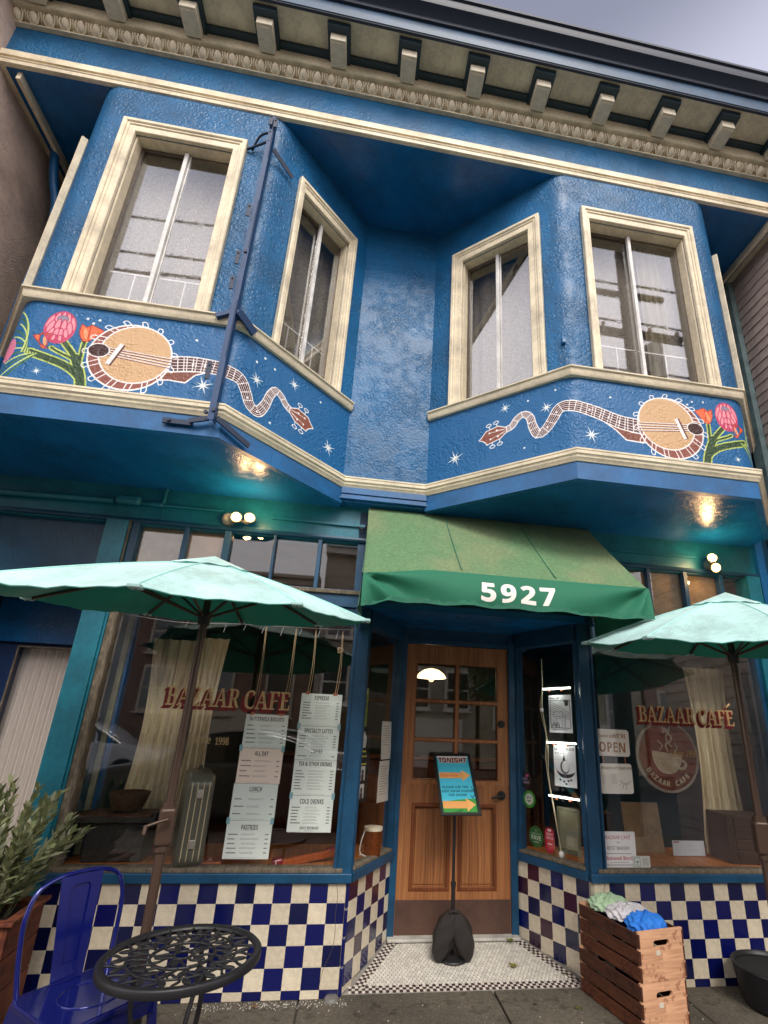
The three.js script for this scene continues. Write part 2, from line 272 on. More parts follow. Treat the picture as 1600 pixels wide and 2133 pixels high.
// ------- mural of two banjos on the spandrel panels
function starP(g, x, y, r, rot = 0, n = 8) { g.fillStyle = '#eef0ee'; for (let k = 0; k < n; k++) { const a = rot + k * Math.PI / (n / 2), L = k % 2 ? r * .72 : r; g.beginPath(); g.moveTo(x + Math.cos(a) * L, y + Math.sin(a) * L); g.lineTo(x + Math.cos(a + 1.5) * r * .09, y + Math.sin(a + 1.5) * r * .09); g.lineTo(x + Math.cos(a - 1.5) * r * .09, y + Math.sin(a - 1.5) * r * .09); g.fill(); } }
function banjo(g, o) { // metres, y up, drawn as on the left bay; neck points give the centre line of the fingerboard
  const W = '#f1ecea';
  g.lineJoin = g.lineCap = 'round';
  const line = (pts, w, c) => { g.strokeStyle = c; g.lineWidth = w; g.beginPath(); pts.forEach((p, i) => i ? g.lineTo(...p) : g.moveTo(...p)); g.stroke(); };
  // fingerboard
  const C = new THREE.CatmullRomCurve3(o.neck.map(p => V3(p[0], p[1], 0))), n = 60, P = [];
  for (let i = 0; i <= n; i++) { const q = C.getPointAt(i / n), d = C.getTangentAt(i / n), w = o.w0 + (o.w1 - o.w0) * Math.min(1, i / n * 1.15); P.push([q.x, q.y, -d.y * w, d.x * w]); }
  const side = k => P.map(p => [p[0] + p[2] * k, p[1] + p[3] * k]);
  // heel
  g.fillStyle = '#7d4636'; g.strokeStyle = W; g.lineWidth = .010; g.beginPath(); o.heel.forEach((p, i) => i ? g.lineTo(...p) : g.moveTo(...p)); g.closePath(); g.fill(); g.stroke();
  g.fillStyle = '#4a2222'; g.beginPath(); [...side(1), ...side(-1).reverse()].forEach((p, i) => i ? g.lineTo(...p) : g.moveTo(...p)); g.fill();
  for (const k of [-.6, -.2, .2, .6]) line(side(k), .0045, W);
  let acc = 0; for (let i = 2; i < n; i += (i < 16 ? 1.5 : i < 24 ? 2 : 3)) { const p = P[Math.round(i)]; if (p) line([[p[0] + p[2], p[1] + p[3]], [p[0] - p[2], p[1] - p[3]]], .006, W); acc++; }
  line(side(1), .009, W); line(side(-1), .009, W);
  for (const i of [7, 11, 18, 30, 36]) { const p = P[i]; g.fillStyle = W; g.beginPath(); g.arc(p[0], p[1], .008, 0, 7); g.fill(); }
  // head stock
  const e = P[n], dx = -(e[2] ? 0 : 0); g.save(); g.translate(e[0], e[1]); g.rotate(o.headRot); g.scale(1, o.flipHead || 1);
  g.fillStyle = '#8a4f3d'; g.strokeStyle = W; g.lineWidth = .008; g.beginPath(); g.moveTo(-.01, .018); g.lineTo(.05, .06); g.lineTo(.15, .055); g.quadraticCurveTo(.165, .035, .215, .0); g.quadraticCurveTo(.165, -.03, .16, -.065); g.lineTo(.05, -.055); g.lineTo(-.01, -.018); g.closePath(); g.fill(); g.stroke();
  for (const x of [.055, .115]) for (const s of [1, -1]) { g.lineWidth = .007; g.beginPath(); g.moveTo(x, s * .06); g.lineTo(x + .004, s * .083); g.stroke(); g.beginPath(); g.ellipse(x + .005, s * .097, .02, .012, 0, 0, 7); g.stroke(); g.fillStyle = W; g.beginPath(); g.arc(x + .01, s * .028, .008, 0, 7); g.fill(); g.lineWidth = .004; g.beginPath(); g.moveTo(0, s * .008); g.lineTo(x + .01, s * .028); g.stroke(); }
  g.restore();
  // drum
  const [cx, cy, r] = o.drum, [hx, hy, hr] = o.head;
  g.fillStyle = '#8a4f42'; g.beginPath(); g.arc(cx, cy, r, 0, 7); g.fill(); g.strokeStyle = W; g.lineWidth = .011; g.stroke();
  g.strokeStyle = W; g.lineWidth = .007; for (let k = 0; k < 15; k++) { const a = o.a0 + k * o.da; const c = Math.cos(a), s = Math.sin(a), q = [hx + c * hr * .93, hy + s * hr * .93], u = [cx + c * (r + .028), cy + s * (r + .028)], pz = [-s * .016, c * .016]; g.beginPath(); g.moveTo(q[0] + pz[0], q[1] + pz[1]); g.lineTo(u[0] + pz[0], u[1] + pz[1]); g.quadraticCurveTo(u[0] + c * .016, u[1] + s * .016, u[0] - pz[0], u[1] - pz[1]); g.lineTo(q[0] - pz[0], q[1] - pz[1]); g.stroke(); }
  g.fillStyle = '#cda77c'; g.beginPath(); g.arc(hx, hy, hr, 0, 7); g.fill(); g.strokeStyle = W; g.lineWidth = .010; g.stroke();
  const f = o.dir; // strings from the tail to the neck
  for (let k = 0; k < 4; k++) { const a = [cx - f * .17, cy + .045 - k * .016], b = [o.neck[0][0] - f * .005, o.neck[0][1] + (1.5 - k) * .022]; line([a, b], .011, '#6b3a2a'); line([[a[0], a[1] + .004], [b[0], b[1] + .004]], .006, W); }
  g.save(); g.translate(cx - f * .085, cy + .005); g.rotate(-f * .32); g.fillStyle = '#5a2f25'; g.fillRect(-.012, -.088, .03, .17); g.fillStyle = W; g.fillRect(-.02, -.085, .026, .17); g.restore();
  g.fillStyle = '#3f211e'; g.strokeStyle = W; g.lineWidth = .008; g.beginPath(); g.ellipse(cx - f * (r - .055), cy + .02, .062, .05, 0, 0, 7); g.fill(); g.stroke();
}
function protea(g, x0, y0, f) { // stem foot at x0, y0; leans to -f
  const S = (pts, w, c) => { g.strokeStyle = c; g.lineWidth = w; g.lineCap = 'round'; g.beginPath(); g.moveTo(...pts[0]); g.bezierCurveTo(...pts[1], ...pts[2], ...pts[3]); g.stroke(); };
  const X = x => x0 - f * x, Y = y => y0 + y, q = a => a.map(p => [X(p[0]), Y(p[1])]);
  const stems = [[[[0, -.02], [.01, .1], [.05, .16], [.085, .24]], .05], [[[.08, .22], [.11, .28], [.15, .31], [.19, .36]], .028], [[[.06, .18], [.05, .26], [.07, .31], [.062, .37]], .017], [[[.02, .09], [.1, .19], [.20, .20], [.34, .24]], .042], [[[.09, .22], [.13, .25], [.19, .26], [.235, .29]], .013]];
  for (const [p, w] of stems) S(q(p), w + .02, '#b9c964'); for (const [p, w] of stems) S(q(p), w, '#2f4a2a');
  for (let k = 0; k < 12; k++) { const a = [[.30 + .008 * k, .235], [.37, .25 + .022 * (k - 4)], [.42, .26 + .04 * (k - 5)], [.47 + .012 * (k % 3), .25 + .05 * (k - 5)]]; S(q(a), .010, k % 2 ? '#c7d67a' : '#3f6a35'); }
  { const x = .225, y = .452, w = .088, h = .122; g.fillStyle = '#c8446a'; g.beginPath(); g.ellipse(X(x), Y(y - .005), w * 1.04, h * 1.02, 0, 0, 7); g.fill();
    const petal = (px, py, pw, ph, rot) => { g.save(); g.translate(X(px), Y(py)); g.rotate(-f * rot); g.fillStyle = '#f095a2'; g.strokeStyle = '#b5325a'; g.lineWidth = .006; g.beginPath(); g.moveTo(0, ph); g.bezierCurveTo(pw, ph * .7, pw, -ph, 0, -ph); g.bezierCurveTo(-pw, -ph, -pw, ph * .7, 0, ph); g.fill(); g.stroke(); g.restore(); };
    for (const k of [-2, -1, 0, 1, 2]) petal(x + k * .033, y + .065 - .008 * k * k, .021, .055, k * .12);
    g.fillStyle = '#8d8498'; g.beginPath(); g.ellipse(X(x), Y(y + .06), .032, .026, 0, 0, 7); g.fill(); g.strokeStyle = '#5f5870'; g.lineWidth = .004; g.stroke();
    for (const k of [-1.5, -.5, .5, 1.5]) petal(x + k * .036, y + .01 - .006 * k * k, .022, .05, k * .14); for (const k of [-1.3, -.4, .4, 1.3]) petal(x + k * .032, y - .045 - .0 * k, .019, .035, k * .2); for (const k of [-.6, .6]) petal(x + k * .03, y - .085, .016, .025, k * .2); }
  for (const [x, y, s, d] of [[.062, .43, 1.08, 1], [.275, .335, .95, -1]]) { g.fillStyle = '#ee6a3c'; g.strokeStyle = '#a82c1c'; g.lineWidth = .006; g.beginPath(); g.moveTo(X(x + .01 * s), Y(y - .06 * s)); g.quadraticCurveTo(X(x + .055 * s), Y(y - .01), X(x + .042 * s), Y(y + .058 * s)); g.lineTo(X(x + .012 * s), Y(y + .04 * s)); g.lineTo(X(x - .012 * s), Y(y + .062 * s)); g.lineTo(X(x - .085 * d * s), Y(y + .03 * s)); g.quadraticCurveTo(X(x - .05 * d * s), Y(y - .02), X(x - .02 * s), Y(y - .055 * s)); g.closePath(); g.fill(); g.stroke(); g.fillStyle = '#f59a6a'; g.beginPath(); g.ellipse(X(x + .008), Y(y - .005), .011 * s, .038 * s, .3, 0, 7); g.fill(); g.beginPath(); g.moveTo(X(x - .008), Y(y + .05 * s)); g.lineTo(X(x - .012), Y(y - .04 * s)); g.stroke(); }
}
const muralPx = 560;
function muralTex(len, draw) { return canvasTex(Math.round(len * muralPx), Math.round(.66 * muralPx), (g, w, h) => { g.fillStyle = '#146096'; g.fillRect(0, 0, w, h); g.setTransform(muralPx, 0, 0, -muralPx, 0, h + 3.30 * muralPx); draw(g); }); }
{ // path lengths: outer .845, front, inner
  const lenL = .845 + 1.266 + 1.014, sx = x => x + 2.459 + .845, sa = x => .845 + 1.266 + (x + 1.193) * 1.014 / .710;
  const left = muralTex(lenL, g => {
    protea(g, sx(-2.045), 3.31, 1);
    banjo(g, { drum: [sx(-1.826), 3.607, .243], head: [sx(-1.797), 3.630, .212], neck: [[sx(-1.575), 3.595], [sx(-1.45), 3.613], [sx(-1.33), 3.612], [sx(-1.235), 3.60], [sa(-1.16), 3.585], [sa(-1.125), 3.52], [sa(-1.095), 3.45], [sa(-1.055), 3.435], [sa(-1.022), 3.51], [sa(-1.0), 3.62], [sa(-.975), 3.675], [sa(-.94), 3.66], [sa(-.91), 3.62], [sa(-.875), 3.60]], w0: .058, w1: .024, heel: [[sx(-1.66), 3.52], [sx(-1.5), 3.55], [sx(-1.33), 3.575], [sx(-1.42), 3.535], [sx(-1.47), 3.47], [sx(-1.57), 3.475], [sx(-1.66), 3.46]], headRot: -.12, a0: -2.75, da: .42, dir: 1 });
    for (const [x, y, r] of [[sx(-1.362), 3.467, .072], [sa(-1.085), 3.66, .062], [sa(-.878), 3.82, .058], [sa(-.611), 3.50, .075], [sx(-2.316), 3.423, .036]]) starP(g, x, y, r, .35);
    g.fillStyle = '#eef0ee'; for (const [x, y] of [[sx(-2.13), 3.85], [sx(-2.06), 3.85], [sx(-2.09), 3.82], [sx(-1.46), 3.80], [sa(-1.1), 3.79], [sa(-1.06), 3.86], [sa(-1.0), 3.83], [sa(-.98), 3.41], [sa(-.7), 3.83]]) { g.beginPath(); g.arc(x, y, .009, 0, 7); g.fill(); }
    g.fillStyle = '#d77a9a'; g.beginPath(); g.ellipse(sx(-2.53), 3.56, .05, .09, 0, 0, 7); g.fill();
  });
  const F2 = 1.162 / .909, ra = x => (x - .171) * F2, rx = x => 1.162 + (x - 1.08), lenR = 1.162 + 1.33 + .846;
  const right = muralTex(lenR, g => {
    protea(g, rx(2.04), 3.32, -1);
    banjo(g, { drum: [rx(1.80), 3.607, .25], head: [rx(1.775), 3.640, .215], neck: [[rx(1.555), 3.585], [rx(1.42), 3.60], [rx(1.25), 3.655], [rx(1.15), 3.68], [ra(1.07), 3.70], [ra(1.01), 3.70], [ra(.965), 3.62], [ra(.925), 3.555], [ra(.885), 3.53], [ra(.855), 3.60], [ra(.835), 3.70], [ra(.80), 3.735], [ra(.76), 3.71], [ra(.73), 3.66], [ra(.69), 3.645]], w0: .058, w1: .024, heel: [[rx(1.63), 3.52], [rx(1.5), 3.53], [rx(1.30), 3.585], [rx(1.38), 3.53], [rx(1.45), 3.46], [rx(1.55), 3.455], [rx(1.63), 3.46]], headRot: Math.PI + .15, flipHead: -1, a0: -2.6, da: .42, dir: -1 });
    for (const [x, y, r] of [[rx(1.195), 3.467, .075], [ra(.935), 3.735, .06], [ra(.69), 3.838, .055], [ra(.365), 3.516, .08], [rx(2.294), 3.414, .034]]) starP(g, x, y, r, .35);
    g.fillStyle = '#eef0ee'; for (const [x, y] of [[ra(.99), 3.86], [ra(.83), 3.84], [ra(.80), 3.45], [rx(1.36), 3.80], [rx(2.0), 3.86], [rx(2.09), 3.87], [rx(1.96), 3.83]]) { g.beginPath(); g.arc(x, y, .008, 0, 7); g.fill(); }
  });
  for (const [path, tx, len, lab] of [[bayL, left, lenL, 'blue panel painted with a banjo whose neck curls round the corner, pink protea beside it'], [bayR, right, lenR, 'blue panel painted with a mirrored banjo and curling neck, pink protea at its far end']]) {
    tx.wrapS = tx.wrapT = THREE.ClampToEdgeWrapping;
    const f = fillet(path, FR), g = sweep(f, [[0, 3.29], [0, 3.96]], { caps: false }), uv = g.attributes.uv, p = g.attributes.position, uv2 = new Float32Array(uv.count * 2);
    let s = 0; for (let i = 1; i < f.length; i++) s += Math.hypot(f[i][0] - f[i - 1][0], f[i][1] - f[i - 1][1]);
    for (let i = 0; i < uv.count; i++) { uv2[2 * i] = uv.getX(i); uv2[2 * i + 1] = p.getY(i); uv.setXY(i, uv.getX(i) / s, (p.getY(i) - 3.30) / .66); }
    g.setAttribute('uv1', new THREE.BufferAttribute(uv2, 2));
    const back = sweep(f, [[-.12, 3.29], [-.004, 3.29], [-.004, 3.96], [-.12, 3.96], [-.12, 3.29]], { caps: false });
    const m = new THREE.MeshPhysicalMaterial({ map: tx, roughness: .4, bumpMap: at(T.stucco, .95), bumpScale: .006, specularIntensity: .75 }); m.name = 'mural_paint'; m.bumpMap.channel = 1;
    const o = put('mural_panel', g, m, cafe); o.userData.label = lab;
    mesh('spandrel_wall', back, mat.stucco, cafe, true);
  }
}
// ------- bands that follow the bays
const front = [...bayL, ...bayR];
for (const b of [bayL, bayR]) mesh('sill_band', sweep(b, [[-.05, 3.935], [.022, 3.935], [.030, 3.95], [.034, 3.985], [.046, 3.99], [.046, 4.0], [-.05, 4.012]]), mat.cream, cafe);
mesh('cream_moulding', sweep(front, [[-.02, 3.238], [.020, 3.238], [.026, 3.252], [.034, 3.262], [.036, 3.275], [.046, 3.284], [.046, 3.306], [.05, 3.31], [.05, 3.322], [-.02, 3.325]]), mat.cream, cafe);
for (const b of [bayL, bayR]) mesh('bay_fascia', sweep(b, [[-.03, yBot], [.012, yBot], [.012, 3.24], [-.03, 3.24]]), mat.blue, cafe);
for (const b of [bayL, bayR]) { // underside of the bay, with a joint round its edge
  const s = new THREE.Shape(); const q = [...b, [b[3][0], -.05], [b[0][0], -.05]]; q.forEach((p, i) => i ? s.lineTo(p[0], -p[1]) : s.moveTo(p[0], -p[1])); s.closePath();
  mesh('bay_soffit', extr(s, .05, 0).rotateX(-Math.PI / 2).translate(0, yBot + .012, 0), mat.soffit, cafe);
}
mesh('recess_trim', [box(.654, .05, .03, -.156, 3.215, ZC + .012), box(.654, .022, .022, -.156, 3.172, ZC + .008), box(.7, .012, .03, -.156, 3.152, ZC + .012)], mat.blue, cafe);
// ------- belt, frieze and cornice
const run = [[-3.24, -.3], [-3.24, ZB], [3.26, ZB], [3.26, -.3]];
mesh('belt_moulding', sweep(run, [[-.10, yBelt], [.0, yBelt], [.012, yBelt + .006], [.012, yBelt + .04], [.018, yBelt + .046], [.018, yBelt + .052], [.005, yBelt + .056], [.005, yBelt + .064], [.024, yBelt + .07], [.024, yBelt + .128], [.018, yBelt + .14], [-.10, yBelt + .14]]), mat.cream, cafe);
mesh('frieze', sweep(run, [[-.1, yBeltTop - .02], [0, yBeltTop - .02], [0, 6.56], [-.1, 6.56]]), mat.frieze, cafe);
mesh('recess_ceiling', box(6.4, .04, .86, .01, 6.055, .37), mat.soffit, cafe);
mesh('belt_lining', box(.03, .07, .8, -3.10, 6.0, .38), mat.cream, cafe); mesh('belt_lining', box(.03, .07, .8, 3.13, 6.0, .38), mat.cream, cafe);
{
  const c = sub('cornice', cafe), x0 = -3.27, x1 = 3.3, L = x1 - x0, xm = (x0 + x1) / 2, yS = 6.718;
  mesh('bed_moulding', sweep([[x0, ZB], [x1, ZB]], [[0, 6.484], [.03, 6.484], [.034, 6.492], [.02, 6.50], [.02, 6.545], [.05, 6.578], [.094, 6.584], [.101, 6.59], [.101, yS], [0, yS]]), mat.creamPlain, c);
  mesh('soffit_board', box(L, .03, .262, xm, yS + .017, 1.045), mat.creamPlain, c);
  mesh('soffit_strip', box(L, .03, .05, xm, yS - .012, .938), mat.darkgreen, c);
  const egg = new THREE.SphereGeometry(1, 12, 9), dart = new THREE.ConeGeometry(.008, .07, 5).rotateX(Math.PI), husk = tube([[-.034, .036, -.004], [-.040, .0, .006], [-.022, -.036, .002], [0, -.046, 0], [.022, -.036, .002], [.040, 0, .006], [.034, .036, -.004]], .0065, 22, 5);
  const eggM = M('cream_plaster_ornament', lin(.80, .71, .53), { roughness: .65 });
  for (let k = 0; k < 59; k++) {
    const x = -3.208 + k * .1118; if (x > 3.3) break;
    const e = put('egg', egg, eggM, c); e.position.set(x, 6.534, .862); e.scale.set(.029 + rr(-.001, .001), .041, .030); e.rotation.x = .6;
    const h = put('egg_husk', husk, eggM, c); h.position.set(x, 6.534, .866); h.rotation.x = .6;
    const d = put('dart', dart, eggM, c); d.position.set(x + .0559, 6.53, .868); d.rotation.x = .6;
  }
  const block = uvMetres(join([rbox(.122, .122, .175, 0, -.062, .092, .006), rbox(.104, .006, .15, 0, -.125, .09, .002), box(.136, .03, .19, 0, -.012, .095)])), bm = M('cream_bracket_paint', lin(.84, .76, .58), { roughness: .55, map: T.mottle, mapTile: .9 });
  const cap = join([box(.172, .05, .225, 0, -.026, .112), rbox(.18, .022, .235, 0, -.012, .114, .006)]);
  const face = uvMetres(new THREE.BoxGeometry(.092, .004, .14));
  for (let k = -6; k < 7; k++) { const x = .317 + .562 * (k - 1) ; if (x < x0 || x > x1) continue; const b = put('bracket', block, bm, c); b.position.set(x, yS - .004, .915); const d = put('bracket_cap', cap, mat.darkgreen, c); d.position.set(x, yS, .915); const u = put('bracket_panel', face, bm, c); u.position.set(x, yS - .1355, 1.006); }
  mesh('fascia', sweep([[x0, 1.185], [x1, 1.185]], [[-.02, yS - .004], [.006, yS - .004], [.006, 6.85], [-.02, 6.86]]), mat.slate, c);
  mesh('fascia_edge', box(L, .012, .02, xm, yS - .010, 1.175), mat.gutter, c);
  mesh('gutter', sweep([[x0, 1.19], [x1, 1.19]], [[0, 6.85], [.02, 6.852], [.026, 6.875], [.055, 6.90], [.092, 6.92], [.10, 6.95], [.10, 7.0], [.115, 7.005], [.115, 7.03], [0, 7.05]]), mat.gutter, c);
  mesh('roof_edge', box(L, .05, 1.4, xm, 7.075, .575), M('roof_edge_metal', lin(.10, .10, .125), { roughness: .5 }), c);
}
// ------- shell: party walls, roof, floors, back
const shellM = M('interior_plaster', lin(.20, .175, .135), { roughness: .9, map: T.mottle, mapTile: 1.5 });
mesh('party_wall', box(.12, 7.2, 9.2, -3.12, 3.5, -4.58), mat.tealDark, cafe); mesh('party_wall', box(.12, 7.2, 9.2, 3.14, 3.5, -4.58), mat.tealDark, cafe);
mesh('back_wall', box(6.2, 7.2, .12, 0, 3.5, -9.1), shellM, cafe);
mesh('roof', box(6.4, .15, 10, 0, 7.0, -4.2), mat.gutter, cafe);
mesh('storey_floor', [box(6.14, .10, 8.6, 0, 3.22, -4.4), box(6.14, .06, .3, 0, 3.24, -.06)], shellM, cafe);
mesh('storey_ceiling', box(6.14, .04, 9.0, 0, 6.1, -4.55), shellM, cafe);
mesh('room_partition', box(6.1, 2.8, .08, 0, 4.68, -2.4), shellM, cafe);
// ---------------------------------------------------------------- shopfront
const LP = [[-.184, -.031], [.134, -.62]], RP = [[1.075, -.62], [1.399, -.033]], AL = .669, zD = -.6;
mesh('shopfront_beam', [box(6.14, .42, .12, 0, 3.04, -.06)], mat.teal, cafe);
mesh('beam_moulding', [sweep([[-3.06, 0], [3.1, 0]], [[0, 3.165], [.02, 3.165], [.028, 3.178], [.02, 3.19], [0, 3.19]]), sweep([[-3.06, 0], [3.1, 0]], [[0, 2.838], [.022, 2.838], [.03, 2.85], [.024, 2.868], [0, 2.872]])], mat.tealDark, cafe);
mesh('beam_rail', sweep([[-.98, 0], [-.28, 0]], [[0, 2.962], [.018, 2.962], [.018, 2.982], [0, 2.984]]), mat.teal, cafe);
mesh('beam_rail', sweep([[1.55, 0], [2.5, 0]], [[0, 2.962], [.018, 2.962], [.018, 2.982], [0, 2.984]]), mat.teal, cafe);
// street pilaster and the side doorway
mesh('pilaster', [box(.145, 2.84, .14, -2.022, 1.42, -.035), box(.02, 2.8, .02, -1.945, 1.42, .012)], mat.teal, cafe);
mesh('bare_wood_strip', box(.014, .5, .006, -1.941, 2.6, .022), mat.weathered, cafe);
mesh('pilaster', box(.12, 2.84, .14, 2.99, 1.42, -.03), mat.teal, cafe);
mesh('corner_board', box(.07, 3.3, .12, 3.095, 1.65, -.02), mat.blue, cafe);
mesh('corner_board', box(.1, 3.3, .12, -3.01, 1.65, -.04), mat.teal, cafe);
mesh('downpipe', [tube([[-3.13, 6.1, .30], [-3.10, 5.75, .22], [-3.06, 5.5, .15], [-3.05, 4.5, .15], [-3.05, 3.0, .12], [-3.05, .1, .10]], .032, 60, 10)], mat.blue, cafe);
mesh('transom_board', [box(.78, .40, .03, -2.49, 2.645, -.06), box(.86, .14, .1, -2.52, 2.38, -.045), box(.03, .42, .07, -2.885, 2.645, -.03)], mat.tealDark, cafe);
mesh('doorway_head', [box(.96, .34, .06, -2.53, 2.15, -.48), box(.96, .05, .46, -2.53, 2.335, -.27)], mat.soffit, cafe);
mesh('doorway_reveal', box(.12, 2.3, .42, -2.03, 1.16, -.31), mat.tealDark, cafe);
{
  const d = sub('side_door', cafe);
  const s = rect(-2.99, .06, -2.09, 2.0), h = new THREE.Path(); h.moveTo(-2.705, .42); h.lineTo(-2.705, 1.966); h.lineTo(-2.25, 1.966); h.lineTo(-2.25, .42); h.closePath(); s.holes.push(h);
  mesh('door_leaf', extr(s, .045, -.495), M('navy_door_paint', lin(.006, .02, .07), { roughness: .35, bump: T.brush, tile: .3, bumpScale: .001 }), d);
  mesh('pane', box(.455, 1.546, .003, -2.4775, 1.193, -.472), mat.shopGlass, d);
  mesh('glazing_bead', extr(ushape(-2.712, -2.243, 1.973, -2.701, -2.254, 1.962, .42), .010, -.45), mat.weathered, d);
  mesh('pleated_curtain', wavy(.50, 1.62, .011, 17, 170, .7).translate(-2.478, 1.99, -.54), M('taupe_pleated_curtain', lin(.60, .54, .50), { roughness: .9, bump: T.weave, tile: .1, bumpScale: .0006 }), d);
}
each('doorway_wall', [box(.16, 2.84, .5, -2.99, 1.42, -.27), box(1.0, .06, .5, -2.5, .03, -.25)], mat.tealDark, cafe);

// glazed shop windows
const winL = sub('display_window', cafe);
mesh('jamb', box(.06, 1.86, .09, -1.915, 1.52, -.035), mat.weathered, winL);
mesh('header', [rbox(1.7, .12, .12, -1.08, 2.385, -.045, .006), rbox(1.66, .10, .09, -1.08, 2.275, -.05, .005), box(1.6, .03, .06, -1.08, 2.212, -.03)], mat.frame, winL);
mesh('header_lip', rbox(1.66, .03, .035, -1.08, 2.432, .018, .006), mat.weathered, winL);
mesh('bottom_rail', rbox(1.79, .056, .14, -1.075, .611, -.045, .008), mat.frame, winL);
mesh('weathered_sill', rbox(1.68, .026, .10, -1.08, .650, -.035, .006), mat.weathered, winL);
mesh('glass', box(1.585, 1.55, .004, -1.09, 1.43, -.022), mat.shopGlass, winL);
mesh('corner_post', [rbox(.10, 1.88, .10, -.238, 1.52, -.045, .006), box(.03, 1.88, .05, -.282, 1.52, -.02)], mat.frame, winL);
const winR = sub('display_window', cafe);
mesh('corner_post', [rbox(.105, 1.76, .10, 1.452, 1.46, -.045, .006), box(.03, 1.7, .05, 1.497, 1.46, -.02)], mat.frame, winR);
mesh('header', [rbox(1.56, .12, .12, 2.2, 2.385, -.045, .006), rbox(1.5, .10, .09, 2.2, 2.275, -.05, .005), box(1.45, .03, .06, 2.2, 2.212, -.03)], mat.frame, winR);
mesh('header_lip', rbox(1.5, .03, .035, 2.22, 2.432, .018, .006), mat.weathered, winR);
mesh('bottom_rail', rbox(1.62, .056, .14, 2.2, .611, -.045, .008), mat.frame, winR);
mesh('weathered_sill', rbox(1.5, .026, .10, 2.2, .650, -.035, .006), mat.weathered, winR);
mesh('glass', box(1.42, 1.55, .004, 2.21, 1.43, -.022), mat.shopGlass, winR);
mesh('jamb', box(.07, 1.86, .09, 2.93, 1.52, -.035), mat.frame, winR);
each('glazing_screw', [0, 1, 2, 3, 4].map(k => cyl(.005, .005, .006, 1.85 + k * .2, .666, .006, 8)), M('zinc', lin(.5, .5, .5), { metalness: .8, roughness: .4 }), winR);
// transom lights
const tanM = M('tan_board_behind_glass', lin(.30, .21, .115), { roughness: .85, map: T.mottle, mapTile: .35 });
function transom(panes, tans, parentName) {
  const w = sub(parentName, cafe), xs = panes[0][0], xe = panes[panes.length - 1][1], fr = [];
  fr.push(rbox(xe - xs + .08, .026, .07, (xs + xe) / 2, 2.849, -.02, .004), rbox(xe - xs + .08, .02, .07, (xs + xe) / 2, 2.446, -.02, .004));
  mesh('frame', fr, mat.frame, w);
  panes.forEach(([a, b], i) => {
    mesh('pane', box(b - a, .384, .003, (a + b) / 2, 2.646, -.03), mat.shopGlass, w);
    const n = panes[i + 1]; if (n) mesh('mullion', [rbox(n[0] - b + .004, .384, .05, (b + n[0]) / 2, 2.646, -.012, .003)], mat.frame, w);
    if (tans.includes(i)) mesh('backing_board', box(b - a + .02, .40, .006, (a + b) / 2, 2.646, -.06), tanM, w);
  });
  each('end_stile', [rbox(.05, .40, .07, xs - .028, 2.646, -.02, .004), rbox(.05, .40, .07, xe + .028, 2.646, -.02, .004)], mat.tealDark, w);
}
transom([[-1.877, -1.575], [-1.545, -1.293], [-1.25, -.942], [-.927, -.619], [-.593, -.27]], [0, 1], 'transom_window');
transom([[1.40, 1.68], [1.705, 2.035], [2.06, 2.363], [2.394, 2.69], [2.724, 3.03]], [0, 1, 2, 3], 'transom_window');

// entrance: angled windows, ceiling, head
function angled(P, flip) {
  const w = faceGroup('angled_display_window', P[0], P[1], cafe), X = s => flip ? AL - s : s; // s runs from the street corner inward
  const bx = (s0, s1, y0, y1, d, z) => rbox(s1 - s0, y1 - y0, d, X((s0 + s1) / 2), (y0 + y1) / 2, z, .005);
  mesh('glass', box(.585, 1.55, .004, X(.32), 1.43, -.02), mat.shopGlass, w);
  mesh('inner_post', [bx(.605, .675, .58, 2.33, .09, -.03), bx(.59, .61, .66, 2.2, .05, -.012)], mat.frame, w);
  mesh('street_post', [bx(.0, .032, .58, 2.33, .06, -.03)], mat.frame, w);
  mesh('head_rail', [bx(0, .67, 2.2, 2.33, .09, -.03)], mat.frame, w);
  mesh('bottom_rail', [bx(-.01, .672, .583, .637, .12, -.035)], mat.frame, w);
  mesh('weathered_sill', [bx(.02, .62, .637, .662, .08, -.028)], mat.weathered, w);
  return w;
}
const angL = angled(LP, false), angR = angled(RP, true);
mesh('entrance_ceiling', box(1.7, .05, .72, .6, 2.355, -.32), mat.soffit, cafe);
mesh('entrance_head', [box(1.85, .75, .1, .6, 2.72, -.05)], mat.frame, cafe);
mesh('door_head', [box(1.2, .16, .1, .6, 2.275, zD - .04), box(1.1, .04, .12, .6, 2.215, zD - .03)], mat.frame, cafe);
